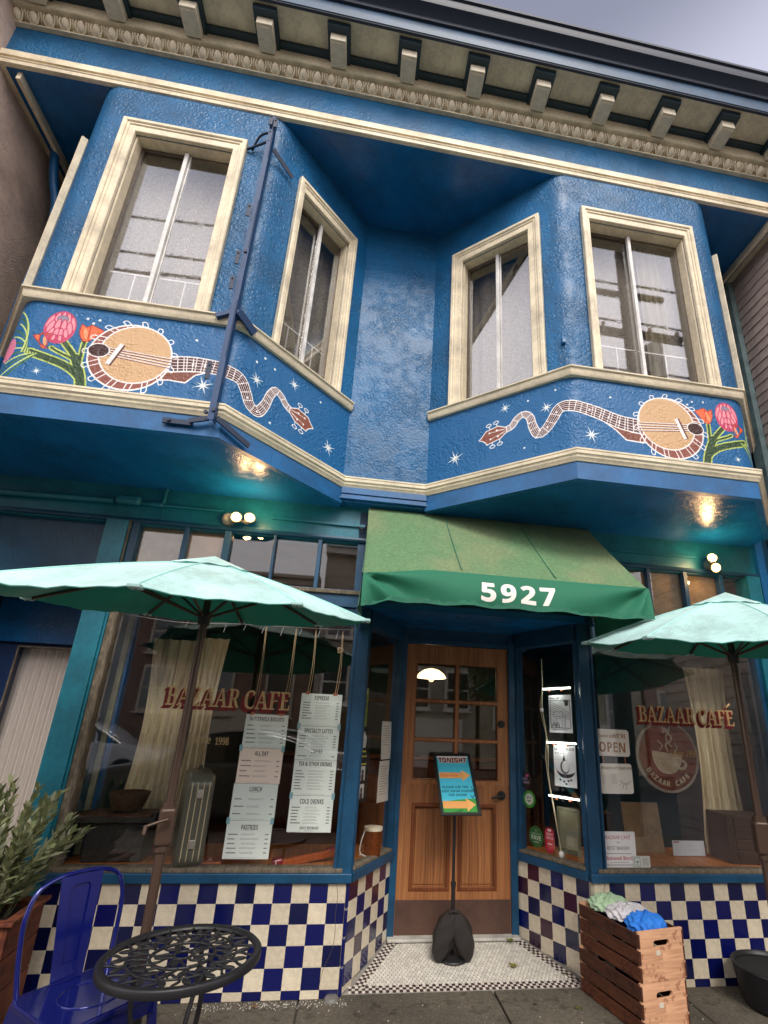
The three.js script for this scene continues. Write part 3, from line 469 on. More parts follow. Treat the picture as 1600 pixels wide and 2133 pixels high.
{
  const d = sub('entry_door', cafe), x0 = .158, x1 = 1.028, y0 = .098, y1 = 2.19, oak = M('oak_door_wood', lin(.66, .56, .47), { roughness: .48, map: T.wood, mapTile: [.34, 1.1], bump: T.woodB, tile: .2, bumpScale: .0006 });
  const oakDark = M('dark_oak_bead', lin(.34, .19, .11), { roughness: .5, map: T.wood, mapTile: [.3, .9] });
  const s = rect(x0, y0, x1, y1), lites = [], pans = [[.26, .545], [.625, .91]];
  for (const [a, b] of [[.242, .578], [.602, .938]]) for (const [c, e] of [[1.74, 2.04], [1.438, 1.722], [1.13, 1.42]]) lites.push([a, b, c, e]);
  for (const [a, b, c, e] of [...lites, ...pans.map(p => [p[0], p[1], .385, .955])]) { const h = new THREE.Path(); h.moveTo(a, c); h.lineTo(a, e); h.lineTo(b, e); h.lineTo(b, c); h.closePath(); s.holes.push(h); }
  mesh('door_frame', extr(s, .045, zD - .03, .002), oak, d);
  for (const [a, b, c, e] of lites) { mesh('pane', box(b - a, e - c, .003, (a + b) / 2, (c + e) / 2, zD - .01), mat.shopGlass, d); const f = rect(a, c, b, e), h = new THREE.Path(); h.moveTo(a + .009, c + .009); h.lineTo(a + .009, e - .009); h.lineTo(b - .009, e - .009); h.lineTo(b - .009, c + .009); h.closePath(); f.holes.push(h); mesh('glazing_bead', extr(f, .012, zD - .004), oakDark, d); }
  for (const [a, b] of pans) {
    const p = rect(a + .03, .415, b - .03, .925); mesh('panel', extr(p, .014, zD - .022, .006), oak, d); mesh('panel_back', box(b - a + .01, .58, .008, (a + b) / 2, .67, zD - .018), oak, d);
    const f = rect(a - .006, .379, b + .006, .961), h = new THREE.Path(); h.moveTo(a + .012, .397); h.lineTo(a + .012, .943); h.lineTo(b - .012, .943); h.lineTo(b - .012, .397); h.closePath(); f.holes.push(h); mesh('panel_moulding', extr(f, .012, zD + .01, .004), oakDark, d);
  }
  mesh('kick_plate', rbox(.862, .215, .003, .593, .213, zD + .0185, .001), M('brown_kick_plate', lin(.105, .052, .036), { roughness: .55, map: T.mottle, mapTile: .5, bump: T.grit, tile: .3, bumpScale: .0006 }), d);
  mesh('deadbolt', [new THREE.CylinderGeometry(.029, .031, .018, 24).rotateX(Math.PI / 2).translate(.965, 1.57, zD + .026), cyl(.012, .012, .02, 0, 0, 0, 16).rotateX(Math.PI / 2).translate(.965, 1.57, zD + .034)], mat.blackPaint, d);
  mesh('lever_handle', [new THREE.CylinderGeometry(.033, .034, .012, 24).rotateX(Math.PI / 2).translate(.962, 1.03, zD + .022), bar([.962, 1.03, zD + .02], [.962, 1.03, zD + .06], .011, 12), tube([[.962, 1.03, zD + .06], [.93, 1.028, zD + .064], [.895, 1.02, zD + .062], [.872, 1.012, zD + .06]], .009, 12, 8)], mat.blackPaint, d);
  each('door_jamb', [rbox(.055, 2.2, .11, .129, 1.16, zD - .02, .005), rbox(.055, 2.2, .11, 1.057, 1.16, zD - .02, .005)], mat.frame, cafe);
  mesh('threshold', [rbox(.97, .02, .12, .593, .092, zD + .03, .006)], M('marble_threshold', lin(.55, .53, .48), { roughness: .5, map: T.mottle, mapTile: .3 }), cafe);
}

// ------- checkered tile base
const tileG = extr(rect(-.0525, -.0525, .0525, .0525), .009, -.009, .0016);
uvMetres(tileG); const tileGeo = uvMetres(tileG);
const creamT = [0, 1, 2, 3].map(i => M('cream_glazed_tile', lin(.66 + .04 * i, .575 + .038 * i, .43 + .03 * i), { roughness: .3, clearcoat: .5, clearcoatRoughness: .15, map: T.glaze, mapTile: .11 + .03 * i }));
const navyT = [0, 1, 2].map(i => M('cobalt_glazed_tile', lin(.003, .006, .052 + .02 * i), { roughness: .18, clearcoat: .6, clearcoatRoughness: .1 }));
const plumT = [0, 1].map(i => M('plum_glazed_tile', lin(.03 + .012 * i, .008, .03), { roughness: .2, clearcoat: .6, clearcoatRoughness: .1 }));
const grout = M('grout', lin(.50, .45, .36), { roughness: .95, map: T.mottle, mapTile: .2 });
function tileField(parent, n, s0, dir, z, mixed, rows = 6, dark0 = 0, yFloor = () => 0) {
  for (let c = 0; c < n; c++) for (let r = 0; r < rows; r++) {
    const w = Math.min(1, n - c), full = c + 1 <= Math.floor(n) ? 1 : n - Math.floor(n); if (full < .08) continue;
    const yt = yTile - r * t, yb = Math.max(yt - t, yFloor(c)); if (yt - yb < .02) continue;
    const dark = (c + r + dark0) % 2 === 1, q = rnd();
    const m = dark ? (mixed && q < .35 ? plumT[q < .17 ? 0 : 1] : navyT[Math.floor(rnd() * 3)]) : creamT[Math.floor(rnd() * 4)];
    const o = put('tile', tileGeo, m, parent), wid = full * t;
    o.position.set(s0 + dir * (c * t + wid / 2), (yt + yb) / 2, z + rr(-.0007, .0007)); o.scale.set((wid - .003) / .105, (yt - yb - .003) / .105, 1); o.rotation.set(rr(-.004, .004), rr(-.004, .004), 0);
  }
}
{
  const b = sub('tile_base', cafe);
  mesh('backing', box(1.78, .585, .12, -1.08, .292, -.068), grout, b);
  each('corner_bullnose', [0, 1, 2, 3].map(k => rbox(.022, .146, .022, -.199, .075 + k * .148, -.011, .009)), navyT[2], b);
  tileField(b, 16.1, -.211, -1, .001, false, 6, 0);
  const r = sub('tile_base', cafe);
  mesh('backing', box(1.66, .585, .12, 2.225, .292, -.068), grout, r);
  tileField(r, 14.9, 1.414, 1, .001, false, 6, 0);
  for (const [P, flip] of [[LP, false], [RP, true]]) {
    const g = faceGroup('tile_base', P[0], P[1], cafe); mesh('backing', box(AL, .585, .1, AL / 2, .292, -.058), grout, g);
    tileField(g, 6.2, flip ? AL : 0, flip ? -1 : 1, .001, true, 6, 1, c => .012 + .085 * (c / 6.2));
  }
  // hairline cracks in the glaze
  const crackM = M('crack_line', lin(.10, .085, .07), { roughness: 1 });
  mesh('tile_crack', [tube([[-.268, .583, .0022], [-.258, .50, .0022], [-.262, .42, .0022], [-.255, .33, .0022], [-.262, .25, .0022], [-.285, .19, .0022], [-.31, .13, .0022], [-.322, .05, .0022]], .0012, 40, 4)], crackM, b);
  mesh('tile_crack', [tube([[1.49, .583, .0022], [1.478, .52, .0022], [1.485, .47, .0022]], .0012, 12, 4)], crackM, r);
}
// ------- mosaic floor of the entrance
{
  const f = new THREE.Group(); f.name = 'entrance_floor'; f.userData.kind = 'structure'; scene.add(f);
  const z0 = -.035, slope = Math.atan2(.085, .58); f.position.set(0, .004, z0); f.rotation.x = slope;
  const D = .60, xl = z => -.16 + .52 * z + .0, xr = z => 1.375 - .535 * z; // z: metres in from the street
  const s = new THREE.Shape(); s.moveTo(-.19, 0); s.lineTo(1.41, 0); s.lineTo(1.08, D); s.lineTo(.13, D); s.closePath();
  mesh('mortar_bed', extr(s, .1, 0).rotateX(-Math.PI / 2).translate(0, -.102, 0), M('mosaic_grout', lin(.30, .28, .25), { roughness: .95, map: T.mottle, mapTile: .3 }), f);
  const hexG = new THREE.CylinderGeometry(.0122, .0126, .004, 6), hexes = [], B = .068;
  const inside = (x, z) => z > B && z < D - .05 && x > xl(z) + B * 1.12 && x < xr(z) - B * 1.12;
  const hx = .0222, hz = .0256; // flat to flat along x
  for (let j = 0; j < 40; j++) for (let i = 0; i < 90; i++) { const z = .03 + j * hx, x = -.2 + i * hz + (j % 2) * hz / 2; if (inside(x, z)) hexes.push([x, z]); }
  const mk = (name, list, g, m) => { const im = new THREE.InstancedMesh(g, m, list.length), q = new THREE.Object3D(); list.forEach(([x, z, a, c], i) => { q.position.set(x, rr(-.0004, .0004), -z); q.rotation.set(rr(-.01, .01), a || 0, rr(-.01, .01)); q.updateMatrix(); im.setMatrixAt(i, q.matrix); const k = rr(.78, 1.05); im.setColorAt(i, new THREE.Color(k, k * rr(.97, 1), k * rr(.94, .98))); }); im.name = name; im.userData.kind = 'stuff'; im.castShadow = im.receiveShadow = true; f.add(im); };
  mk('hexagon_tile', hexes, hexG, M('white_mosaic', lin(.66, .64, .58), { roughness: .4 }));
  const sq = new RoundedBoxGeometry(.0185, .004, .0185, 1, .0008), dk = [], lt = [];
  const strip = (ax, az, bx, bz, n0, rows) => { const L = Math.hypot(bx - ax, bz - az), ux = (bx - ax) / L, uz = (bz - az) / L, px = -uz, pz = ux, n = Math.floor(L / .0205), a = Math.atan2(uz, ux); for (let i = 0; i < n; i++) for (let r = 0; r < rows; r++) { const s = (i + .5) * .0205, o = n0 + (r + .5) * .0205; ((i + r) % 2 ? dk : lt).push([ax + ux * s + px * o, az + uz * s + pz * o, a]); } };
  strip(-.15, .004, 1.37, .004, 0, 3);
  strip(.275, D - .055, .955, D - .055, 0, 2);
  strip(xl(.065) + .004, .065, xl(D - .05), D - .05, -.065, 3);
  strip(xr(D - .05), D - .05, xr(.065) - .004, .065, -.065, 3);
  mk('dark_border_tile', dk, sq, M('dark_mosaic', lin(.05, .022, .028), { roughness: .35 })); mk('pale_border_tile', lt, sq, M('pale_mosaic', lin(.62, .59, .53), { roughness: .4 }));
}
// ------- room behind the glass
{
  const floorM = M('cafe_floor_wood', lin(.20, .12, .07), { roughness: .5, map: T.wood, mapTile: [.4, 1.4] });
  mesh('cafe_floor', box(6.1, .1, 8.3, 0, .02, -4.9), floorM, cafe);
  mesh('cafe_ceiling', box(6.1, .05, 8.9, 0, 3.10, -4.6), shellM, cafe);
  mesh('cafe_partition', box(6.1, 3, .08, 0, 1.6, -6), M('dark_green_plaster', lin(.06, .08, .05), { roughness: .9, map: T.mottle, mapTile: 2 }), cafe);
  const deckM = M('display_deck_wood', lin(1.0, .72, .40), { roughness: .45, map: T.wood, mapTile: [.5, .35] });
  const a = new THREE.Shape(); [[-1.95, .03], [-.2, .03], [.1, .6], [.1, .72], [-1.95, .72]].forEach((p, i) => i ? a.lineTo(...p) : a.moveTo(...p));
  mesh('display_deck', extr(a, .03, 0).rotateX(-Math.PI / 2).translate(0, .618, 0), deckM, cafe);
  const b = new THREE.Shape(); [[1.43, .03], [2.96, .03], [2.96, .72], [1.1, .72], [1.1, .62]].forEach((p, i) => i ? b.lineTo(...p) : b.moveTo(...p));
  mesh('display_deck', extr(b, .03, 0).rotateX(-Math.PI / 2).translate(0, .618, 0), deckM, cafe);
  each('display_apron', [box(2, .6, .03, -.95, .31, -.72), box(1.9, .6, .03, 2.04, .31, -.72)], shellM, cafe);
}
// ---------------------------------------------------------------- awning
{
  const a = thing('awning', 'green canvas awning numbered 5927 over the cafe entrance', 'awning');
  const x0 = -.265, x1 = 1.535, zF = .75, yW = 3.125;
  const top = M('sun_faded_green_canvas', lin(.22, .38, .22), { roughness: .85, map: T.faded, mapTile: .9, bump: T.weave, tile: .12, bumpScale: .0005, transmission: .12, thickness: 0 });
  const green = M('green_canvas', lin(.018, .20, .115), { roughness: .75, map: T.mottle, mapTile: .5, bump: T.weave, tile: .12, bumpScale: .0005, transmission: .15, thickness: 0 });
  const yF = u => 2.362 + .05 * smooth(0, .25, u) - .004 * u;
  const grid = (nu, nv, f) => { const g = new THREE.PlaneGeometry(1, 1, nu, nv), p = g.attributes.position, uv = g.attributes.uv; for (let i = 0; i < p.count; i++) { const u = p.getX(i) + .5, v = .5 - p.getY(i), q = f(u, v); p.setXYZ(i, q[0], q[1], q[2]); } g.computeVertexNormals(); return g; };
  const seams = [.33, .665];
  mesh('canopy', grid(80, 24, (u, v) => { const sag = -.022 * Math.sin(v * Math.PI) * (.6 + .4 * Math.pow(Math.sin(u * 3 * Math.PI), 2)); let s = 0; for (const k of seams) s += .007 * Math.exp(-Math.pow((u - k) / .006, 2)) * smooth(.05, .2, v) * (1 - smooth(.8, .95, v)); return [x0 + (x1 - x0) * u, yW + (yF(u) - yW) * v + sag + s, .03 + (zF - .03) * v]; }), top, a);
  for (const k of seams) mesh('canopy_seam', tube(Array.from({ length: 9 }, (_, i) => { const v = .03 + .94 * i / 8; return [x0 + (x1 - x0) * k, yW + (yF(k) - yW) * v - .022 * Math.sin(v * Math.PI) * (.6 + .4 * Math.pow(Math.sin(k * 3 * Math.PI), 2)) + .009, .03 + (zF - .03) * v]; }), .0035, 30, 5), green, a);
  const num = canvasTex(2048, 256, (g, w, h) => { const k = w / 1.8; g.fillStyle = '#186a4e'; g.fillRect(0, 0, w, h);
    for (let i = 0; i < 26000; i++) { g.fillStyle = rnd() < .5 ? 'rgba(10,60,45,.10)' : 'rgba(120,170,110,.10)'; g.fillRect(rnd() * w, rnd() * h, 2, 2); }
    g.fillStyle = '#efe6dd'; g.font = 'bold 214px sans-serif'; g.strokeStyle = '#efe6dd'; g.lineWidth = 7; g.lineJoin = 'round';
    [...'5927'].forEach((c, i) => { g.save(); g.translate((.43 + i * .1235 - x0) * k - 4, 214); g.scale(.98, .9); g.fillText(c, 0, 0); g.strokeText(c, 0, 0); g.restore(); }); });
  const gm = new THREE.MeshPhysicalMaterial({ map: num, roughness: .75, bumpMap: at(T.weave, .07, .5), bumpScale: .0005 }); gm.name = 'numbered_green_canvas';
  const val = (u, v) => { // valance with pull folds from its two upper corners
    const x = x0 + (x1 - x0) * u, yb = 2.158 + .045 * smooth(0, .1, u) + .004 * Math.sin(u * 40); let z = zF + .012 + .02 * v + .012 * Math.sin(v * Math.PI);
    const fold = (uu, k) => { const ang = Math.atan2(v * .2 + .004, uu * 1.8 + .004); return .034 * Math.sin(ang * k) * smooth(0, .05, uu) * Math.exp(-uu * 2.6); };
    z += fold(u, 9) + fold(1 - u, 8) + .009 * Math.sin(u * 17 + v * 2.5) * v + .006 * Math.sin(u * 41) * v * v;
    return [x, yF(u) + (yb - yF(u)) * v, z];
  };
  mesh('valance', grid(120, 16, val), gm, a, true);
  mesh('valance_hem', grid(120, 3, (u, v) => { const q = val(u, 1); return [q[0], q[1] - .006 + .028 * (1 - v), q[2] + .004 + .002 * Math.sin(u * 160)]; }), green, a);
  for (const [x, s] of [[x0, -1], [x1, 1]]) {
    mesh('side_panel', grid(10, 10, (u, v) => { const z = .02 + (zF - .02) * u, yt = yW + (2.37 - yW) * u; return [x + s * .012 * Math.sin(v * Math.PI) * u - s * .002, yt + (2.345 - (yt > 2.345 ? 0 : 0) - yt) * v, z]; }), green, a);
    mesh('side_valance', grid(14, 6, (u, v) => [x + s * (.004 + .016 * v * Math.sin(u * 9)), 2.36 - .19 * v, .02 + (zF - .02) * u]), green, a);
  }
  mesh('frame_rod', [bar([x0, 2.36, zF - .01], [x1, 2.39, zF - .01], .012), bar([x0 + .01, 2.36, .03], [x0 + .01, 2.36, zF - .01], .012), bar([x1 - .01, 2.38, .03], [x1 - .01, 2.38, zF - .01], .012), ...seams.map(k => bar([x0 + (x1 - x0) * k, 3.1, .04], [x0 + (x1 - x0) * k, 2.385, zF - .012], .01))], M('galvanised_pipe', lin(.4, .4, .42), { metalness: .7, roughness: .45 }), a);
}

// ---------------------------------------------------------------- patio umbrellas
const bronze = M('bronze_pole_metal', lin(.085, .052, .036), { roughness: .38, metalness: .35, bump: T.grit, tile: .3, bumpScale: .0003 });
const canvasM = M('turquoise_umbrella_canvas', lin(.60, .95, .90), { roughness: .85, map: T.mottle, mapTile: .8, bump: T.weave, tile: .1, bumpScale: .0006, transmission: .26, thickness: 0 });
const undersideM = M('deep_green_canvas', lin(.012, .30, .225), { roughness: .85, bump: T.weave, tile: .1, bumpScale: .0006, transmission: .3, thickness: 0 });
const seamM = M('turquoise_seam_binding', lin(.42, .80, .74), { roughness: .9 });
function umbrella(label, xc, zc, yRim, rise, R, phi, tiltX, tiltZ, crankTurn, wide) {
  const u = thing('patio_umbrella', label, 'umbrella', [xc, 0, zc], 0, 'turquoise patio umbrellas');
  const tip = k => { const a = phi + k * Math.PI / 4, rk = R * (wide ? [1.09, 1.02, 1, 1.24, 1.14, .97, .94, .97] : [1, 1, 1, 1, 1, 1, .96, 1])[((k % 8) + 8) % 8], dx = rk * Math.cos(a), dz = rk * Math.sin(a); return V3(dx, yRim + tiltX * dx + tiltZ * dz, dz); };
  const apex = V3(-tiltX * .2, yRim + rise, -tiltZ * .2), along = (k, s) => apex.clone().lerp(tip(k), s).add(V3(0, .018 * Math.sin(s * Math.PI), 0));
  for (let k = 0; k < 8; k++) {
    const n = 12, m = 10, pos = [], idx = [], s0 = .09;
    for (let i = 0; i <= n; i++) for (let j = 0; j <= m; j++) {
      const s = s0 + (1 - s0) * i / n, w = j / m, A = along(k, s), B = along(k + 1, s), p = A.lerp(B, w), e = 4 * w * (1 - w);
      p.y -= .018 * e * Math.pow(s, 1.5) + .005 * Math.sin(w * 9 + k) * s * e + .004 * Math.sin(w * 31 + k * 2 + s * 7) * smooth(.5, 1, s) * e + .003 * Math.sin(s * 40 + k) * smooth(.75, 1, s) * (1 - e); const sc = 1 - .022 * e * smooth(.55, 1, s); p.x *= sc; p.z *= sc; pos.push(p.x, p.y, p.z);
      if (i < n && j < m) { const q = i * (m + 1) + j; idx.push(q, q + 1, q + m + 1, q + 1, q + m + 2, q + m + 1); }
    }
    const g = new THREE.BufferGeometry(); g.setAttribute('position', new THREE.Float32BufferAttribute(pos, 3)); g.setIndex(idx); g.computeVertexNormals();
    mesh('canopy_panel', g, canvasM, u);
    { const q = g.clone(), pp = q.attributes.position; for (let i = 0; i < pp.count; i++) pp.setY(i, pp.getY(i) - .004); q.computeVertexNormals(); mesh('canopy_underside', q, undersideM, u); }  // second sheet just below each panel, deeper green than the top
    mesh('seam', new THREE.TubeGeometry(new THREE.CatmullRomCurve3([.1, .3, .5, .7, .85, .99].map(q => along(k, q).add(V3(0, .002, 0)))), 24, .0032, 5), seamM, u);
    const a = along(k, .08), b = along(k, .985); a.y -= .014; b.y -= .012;
    mesh('rib', bar(a.toArray(), b.toArray(), .009, 6), bronze, u);
    const c = along(k, .52); c.y -= .018; mesh('strut', bar([0, yRim - .05, 0], c.toArray(), .007, 6), bronze, u);
    const pk = tip(k); mesh('rib_pocket', rbox(.05, .018, .05, pk.x * .985, pk.y - .002, pk.z * .985, .006), canvasM, u);
  }
  { const pos = [], idx = []; const n = 5; // vent cap, open at its edge
    for (let i = 0; i <= n; i++) for (let k = 0; k <= 32; k++) { const s = i / n, f = k / 4, k0 = Math.floor(f), w = f - k0, d = tip(k0).sub(apex).lerp(tip(k0 + 1).sub(apex), w).multiplyScalar(.225 * s); pos.push(apex.x + d.x, apex.y + d.y * 1.02 + .034 - .012 * s + (i === n ? .004 * Math.sin(k * 2.1) : 0), apex.z + d.z); if (i < n && k < 32) { const q = i * 33 + k; idx.push(q, q + 33, q + 1, q + 1, q + 33, q + 34); } }
    const g = new THREE.BufferGeometry(); g.setAttribute('position', new THREE.Float32BufferAttribute(pos, 3)); g.setIndex(idx); g.computeVertexNormals(); mesh('vent_cap', g, canvasM, u); }
  mesh('pole', [cyl(.019, .019, yRim + rise - .9, 0, (yRim + rise + .9) / 2 - .02, 0, 16), cyl(.022, .022, 1.0, 0, .52, 0, 16)], bronze, u);
  mesh('runner_hub', cyl(.038, .03, .07, 0, yRim - .05, 0, 16), mat.blackPaint, u); mesh('top_hub', cyl(.04, .04, .05, 0, yRim + rise - .03, 0, 16), mat.blackPaint, u);
  const cr = new THREE.Group(); cr.name = 'crank'; u.add(cr); cr.rotation.y = crankTurn;
  mesh('crank_housing', [rbox(.075, .17, .075, 0, 1.02, 0, .02, 3), cyl(.032, .032, .21, 0, 1.02, 0, 16)], bronze, cr);
  mesh('crank_handle', [bar([0, 1.06, .03], [0, 1.06, .075], .011), tube([[0, 1.06, .075], [-.04, 1.05, .08], [-.085, 1.035, .08]], .007, 10), bar([-.085, 1.04, .08], [-.087, 1.005, .088], .009)], bronze, cr);
  mesh('base', [cyl(.05, .06, .22, 0, .18, 0, 20), new THREE.LatheGeometry([[0, .0], [.27, .0], [.28, .02], [.275, .045], [.22, .065], [.06, .085], [0, .085]].map(p => new THREE.Vector2(...p)), 32)], mat.iron, u);
  return u;
}
umbrella('faded turquoise patio umbrella standing behind the round iron table', -1.092, .76, 2.075, .268, .805, .03, 0, -.12, .35, true);
umbrella('faded turquoise patio umbrella beside the stacked wooden crates', 1.978, .85, 2.04, .315, .85, .36, 0, -.12, 1.2);
{ // black tub at the foot of the far umbrella
  const b = thing('umbrella_tub', 'large black ribbed round tub weighting the umbrella near the crates', 'tub', [2.43, 0, .27]);
  mesh('tub_wall', new THREE.LatheGeometry([[0, 0], [.19, 0], [.205, .02], [.225, .14], [.235, .2], [.24, .21], [.225, .215], [.215, .19]].map(p => new THREE.Vector2(...p)), 40), mat.iron, b);
  const g = new THREE.CircleGeometry(.218, 40).rotateX(-Math.PI / 2).translate(0, .185, 0); mesh('soil', g, M('dark_gravel', lin(.02, .02, .02), { roughness: 1, bump: T.grit, tile: .12, bumpScale: .012 }), b);
}

// ---------------------------------------------------------------- flood lamps, conduit, sign bracket
const bulbM = M('lit_bulb', lin(1, .8, .5), { emissive: new THREE.Color(1, .58, .20), emissiveIntensity: 1.9, roughness: .3 });
function floodlight(label, base, bulbs) {
  const f = thing('floodlight', label, 'lamp', [0, 0, 0], 0, 'twin flood lamps on the shopfront');
  const metal = M('grey_lamp_housing', lin(.45, .40, .32), { roughness: .5, metalness: .2 });
  mesh('wall_plate', [cyl(.045, .05, .03, 0, 0, 0, 20).rotateX(Math.PI / 2).translate(base[0], base[1], .016), new THREE.SphereGeometry(.04, 16, 10).translate(base[0], base[1], .035)], metal, f);
  bulbs.forEach(([p, d]) => {
    const q = new THREE.Quaternion().setFromUnitVectors(V3(0, 0, 1), V3(...d).normalize()), m4 = new THREE.Matrix4().compose(V3(...p), q, V3(1, 1, 1));
    mesh('lamp_holder', [new THREE.LatheGeometry([[.001, -.10], [.018, -.10], [.02, -.05], [.036, -.008], [.038, 0]].map(v => new THREE.Vector2(...v)), 20).rotateX(Math.PI / 2).applyMatrix4(m4), bar([base[0], base[1], .04], V3(...p).addScaledVector(V3(...d).normalize(), -.085).toArray(), .012)], metal, f);
    const b = mesh('bulb', [new THREE.SphereGeometry(.034, 20, 12).scale(1, 1, .5).applyMatrix4(m4)], bulbM, f); b.castShadow = false;
    const c = V3(...p).addScaledVector(V3(...d).normalize(), .045), L = new THREE.PointLight(new THREE.Color(1, .60, .26), .15, 0, 2); L.position.copy(c); L.castShadow = true; L.shadow.radius = 1.6; L.name = 'flood_light'; scene.add(L);
  });
}
floodlight('twin flood lamp glowing above the transom window beside the conduit', [-1.285, 2.925], [[[-1.205, 2.905, .12], [.15, -.12, .8]], [[-1.112, 2.91, .12], [.3, .05, .7]]]);
floodlight('twin flood lamp glowing near the end of the shopfront by the clapboard house', [2.62, 2.915], [[[2.555, 2.935, .13], [-.35, .1, .8]], [[2.575, 2.85, .13], [-.25, -.25, .8]]]);
{
  const c = sub('conduit', cafe), p = mat.teal;
  mesh('pipe', [bar([-2.95, 2.965, .03], [-2.08, 2.982, .03], .022, 12), bar([-1.9, 2.985, .02], [-1.33, 2.985, .02], .010, 8), bar([-1.76, 2.99, .012], [-1.755, 3.15, .012], .014, 8), bar([-1.75, 2.99, .01], [-1.745, 2.88, .01], .004, 6)], p, c);
  mesh('junction_box', rbox(.17, .07, .06, -1.985, 2.995, .035, .025, 3), p, c); mesh('junction_box', rbox(.09, .035, .03, -1.80, 2.985, .02, .012, 2), p, c);
  mesh('cable', [tube([[-.33, 2.965, .02], [-.31, 2.94, .03], [-.29, 2.95, .03], [-.275, 2.97, .03]], .005, 12, 6), tube([[2.66, 2.87, .05], [2.75, 2.8, .03], [2.88, 2.82, .03], [2.98, 2.835, .02]], .004, 20, 6)], mat.blackPaint, c);
}
{
  const s = thing('sign_bracket', 'old blue steel sign bracket bolted to the corner of the bay above the lamp', 'bracket');
  const st = M('dark_blue_steel_paint', lin(.006, .045, .14), { roughness: .45, bump: T.grit, tile: .2, bumpScale: .0008 }), dark = M('blue_black_steel_paint', lin(.004, .018, .055), { roughness: .4 }), X = -1.222, Zz = .90;
  mesh('angle_iron', [box(.032, 2.72, .006, X - .004, 4.535, Zz), box(.006, 2.72, .05, X + .012, 4.535, Zz - .022)], st, s);
  for (const [x, y, h] of [[-1.235, 5.82, .11], [-1.20, 5.79, .09], [-1.255, 4.86, .12], [-1.26, 4.42, .12], [-1.262, 4.2, .11], [-1.285, 3.50, .13]]) mesh('hole_tab', [rbox(.028, h, .008, x, y, Zz + .02, .003), cyl(.006, .006, .012, 0, 0, 0, 8).rotateX(Math.PI / 2).translate(x, y + h * .3, Zz + .024)], dark, s);
  mesh('brace', [bar([X, 5.62, Zz], [-1.40, 5.60, ZB + .01], .008), tube([[X, 5.72, Zz], [-1.30, 5.69, Zz - .02], [-1.36, 5.6, ZB + .01]], .008, 10), new THREE.BoxGeometry(.2, .035, .008).rotateY(.78).rotateZ(-.4).translate(-1.13, 5.56, .80)], dark, s);
  mesh('brace', [new THREE.BoxGeometry(.10, .03, .03).rotateZ(.5).translate(-1.29, 3.99, .86), new THREE.BoxGeometry(.15, .045, .03).rotateY(.78).rotateZ(-.6).translate(-1.15, 3.97, .84), rbox(.06, .06, .05, X, 4.0, .86, .01)], st, s);
  mesh('foot_strap', [rbox(.17, .035, .012, -1.42, 3.17, ZB + .03, .003), new THREE.BoxGeometry(.11, .03, .012).rotateZ(.3).translate(-1.30, 3.19, ZB + .05), new THREE.BoxGeometry(.24, .035, .012).rotateZ(-.28).rotateY(.78).translate(-1.115, 3.17, .80)], dark, s);
  each('bolt', [[-1.47, 3.172, ZB + .04], [-1.255, 3.22, Zz + .005], [-1.215, 3.24, Zz + .005], [-1.225, 4.5, Zz + .005]].map(p => new THREE.CylinderGeometry(.012, .012, .014, 6).rotateX(Math.PI / 2).translate(...p)), dark, s);
}

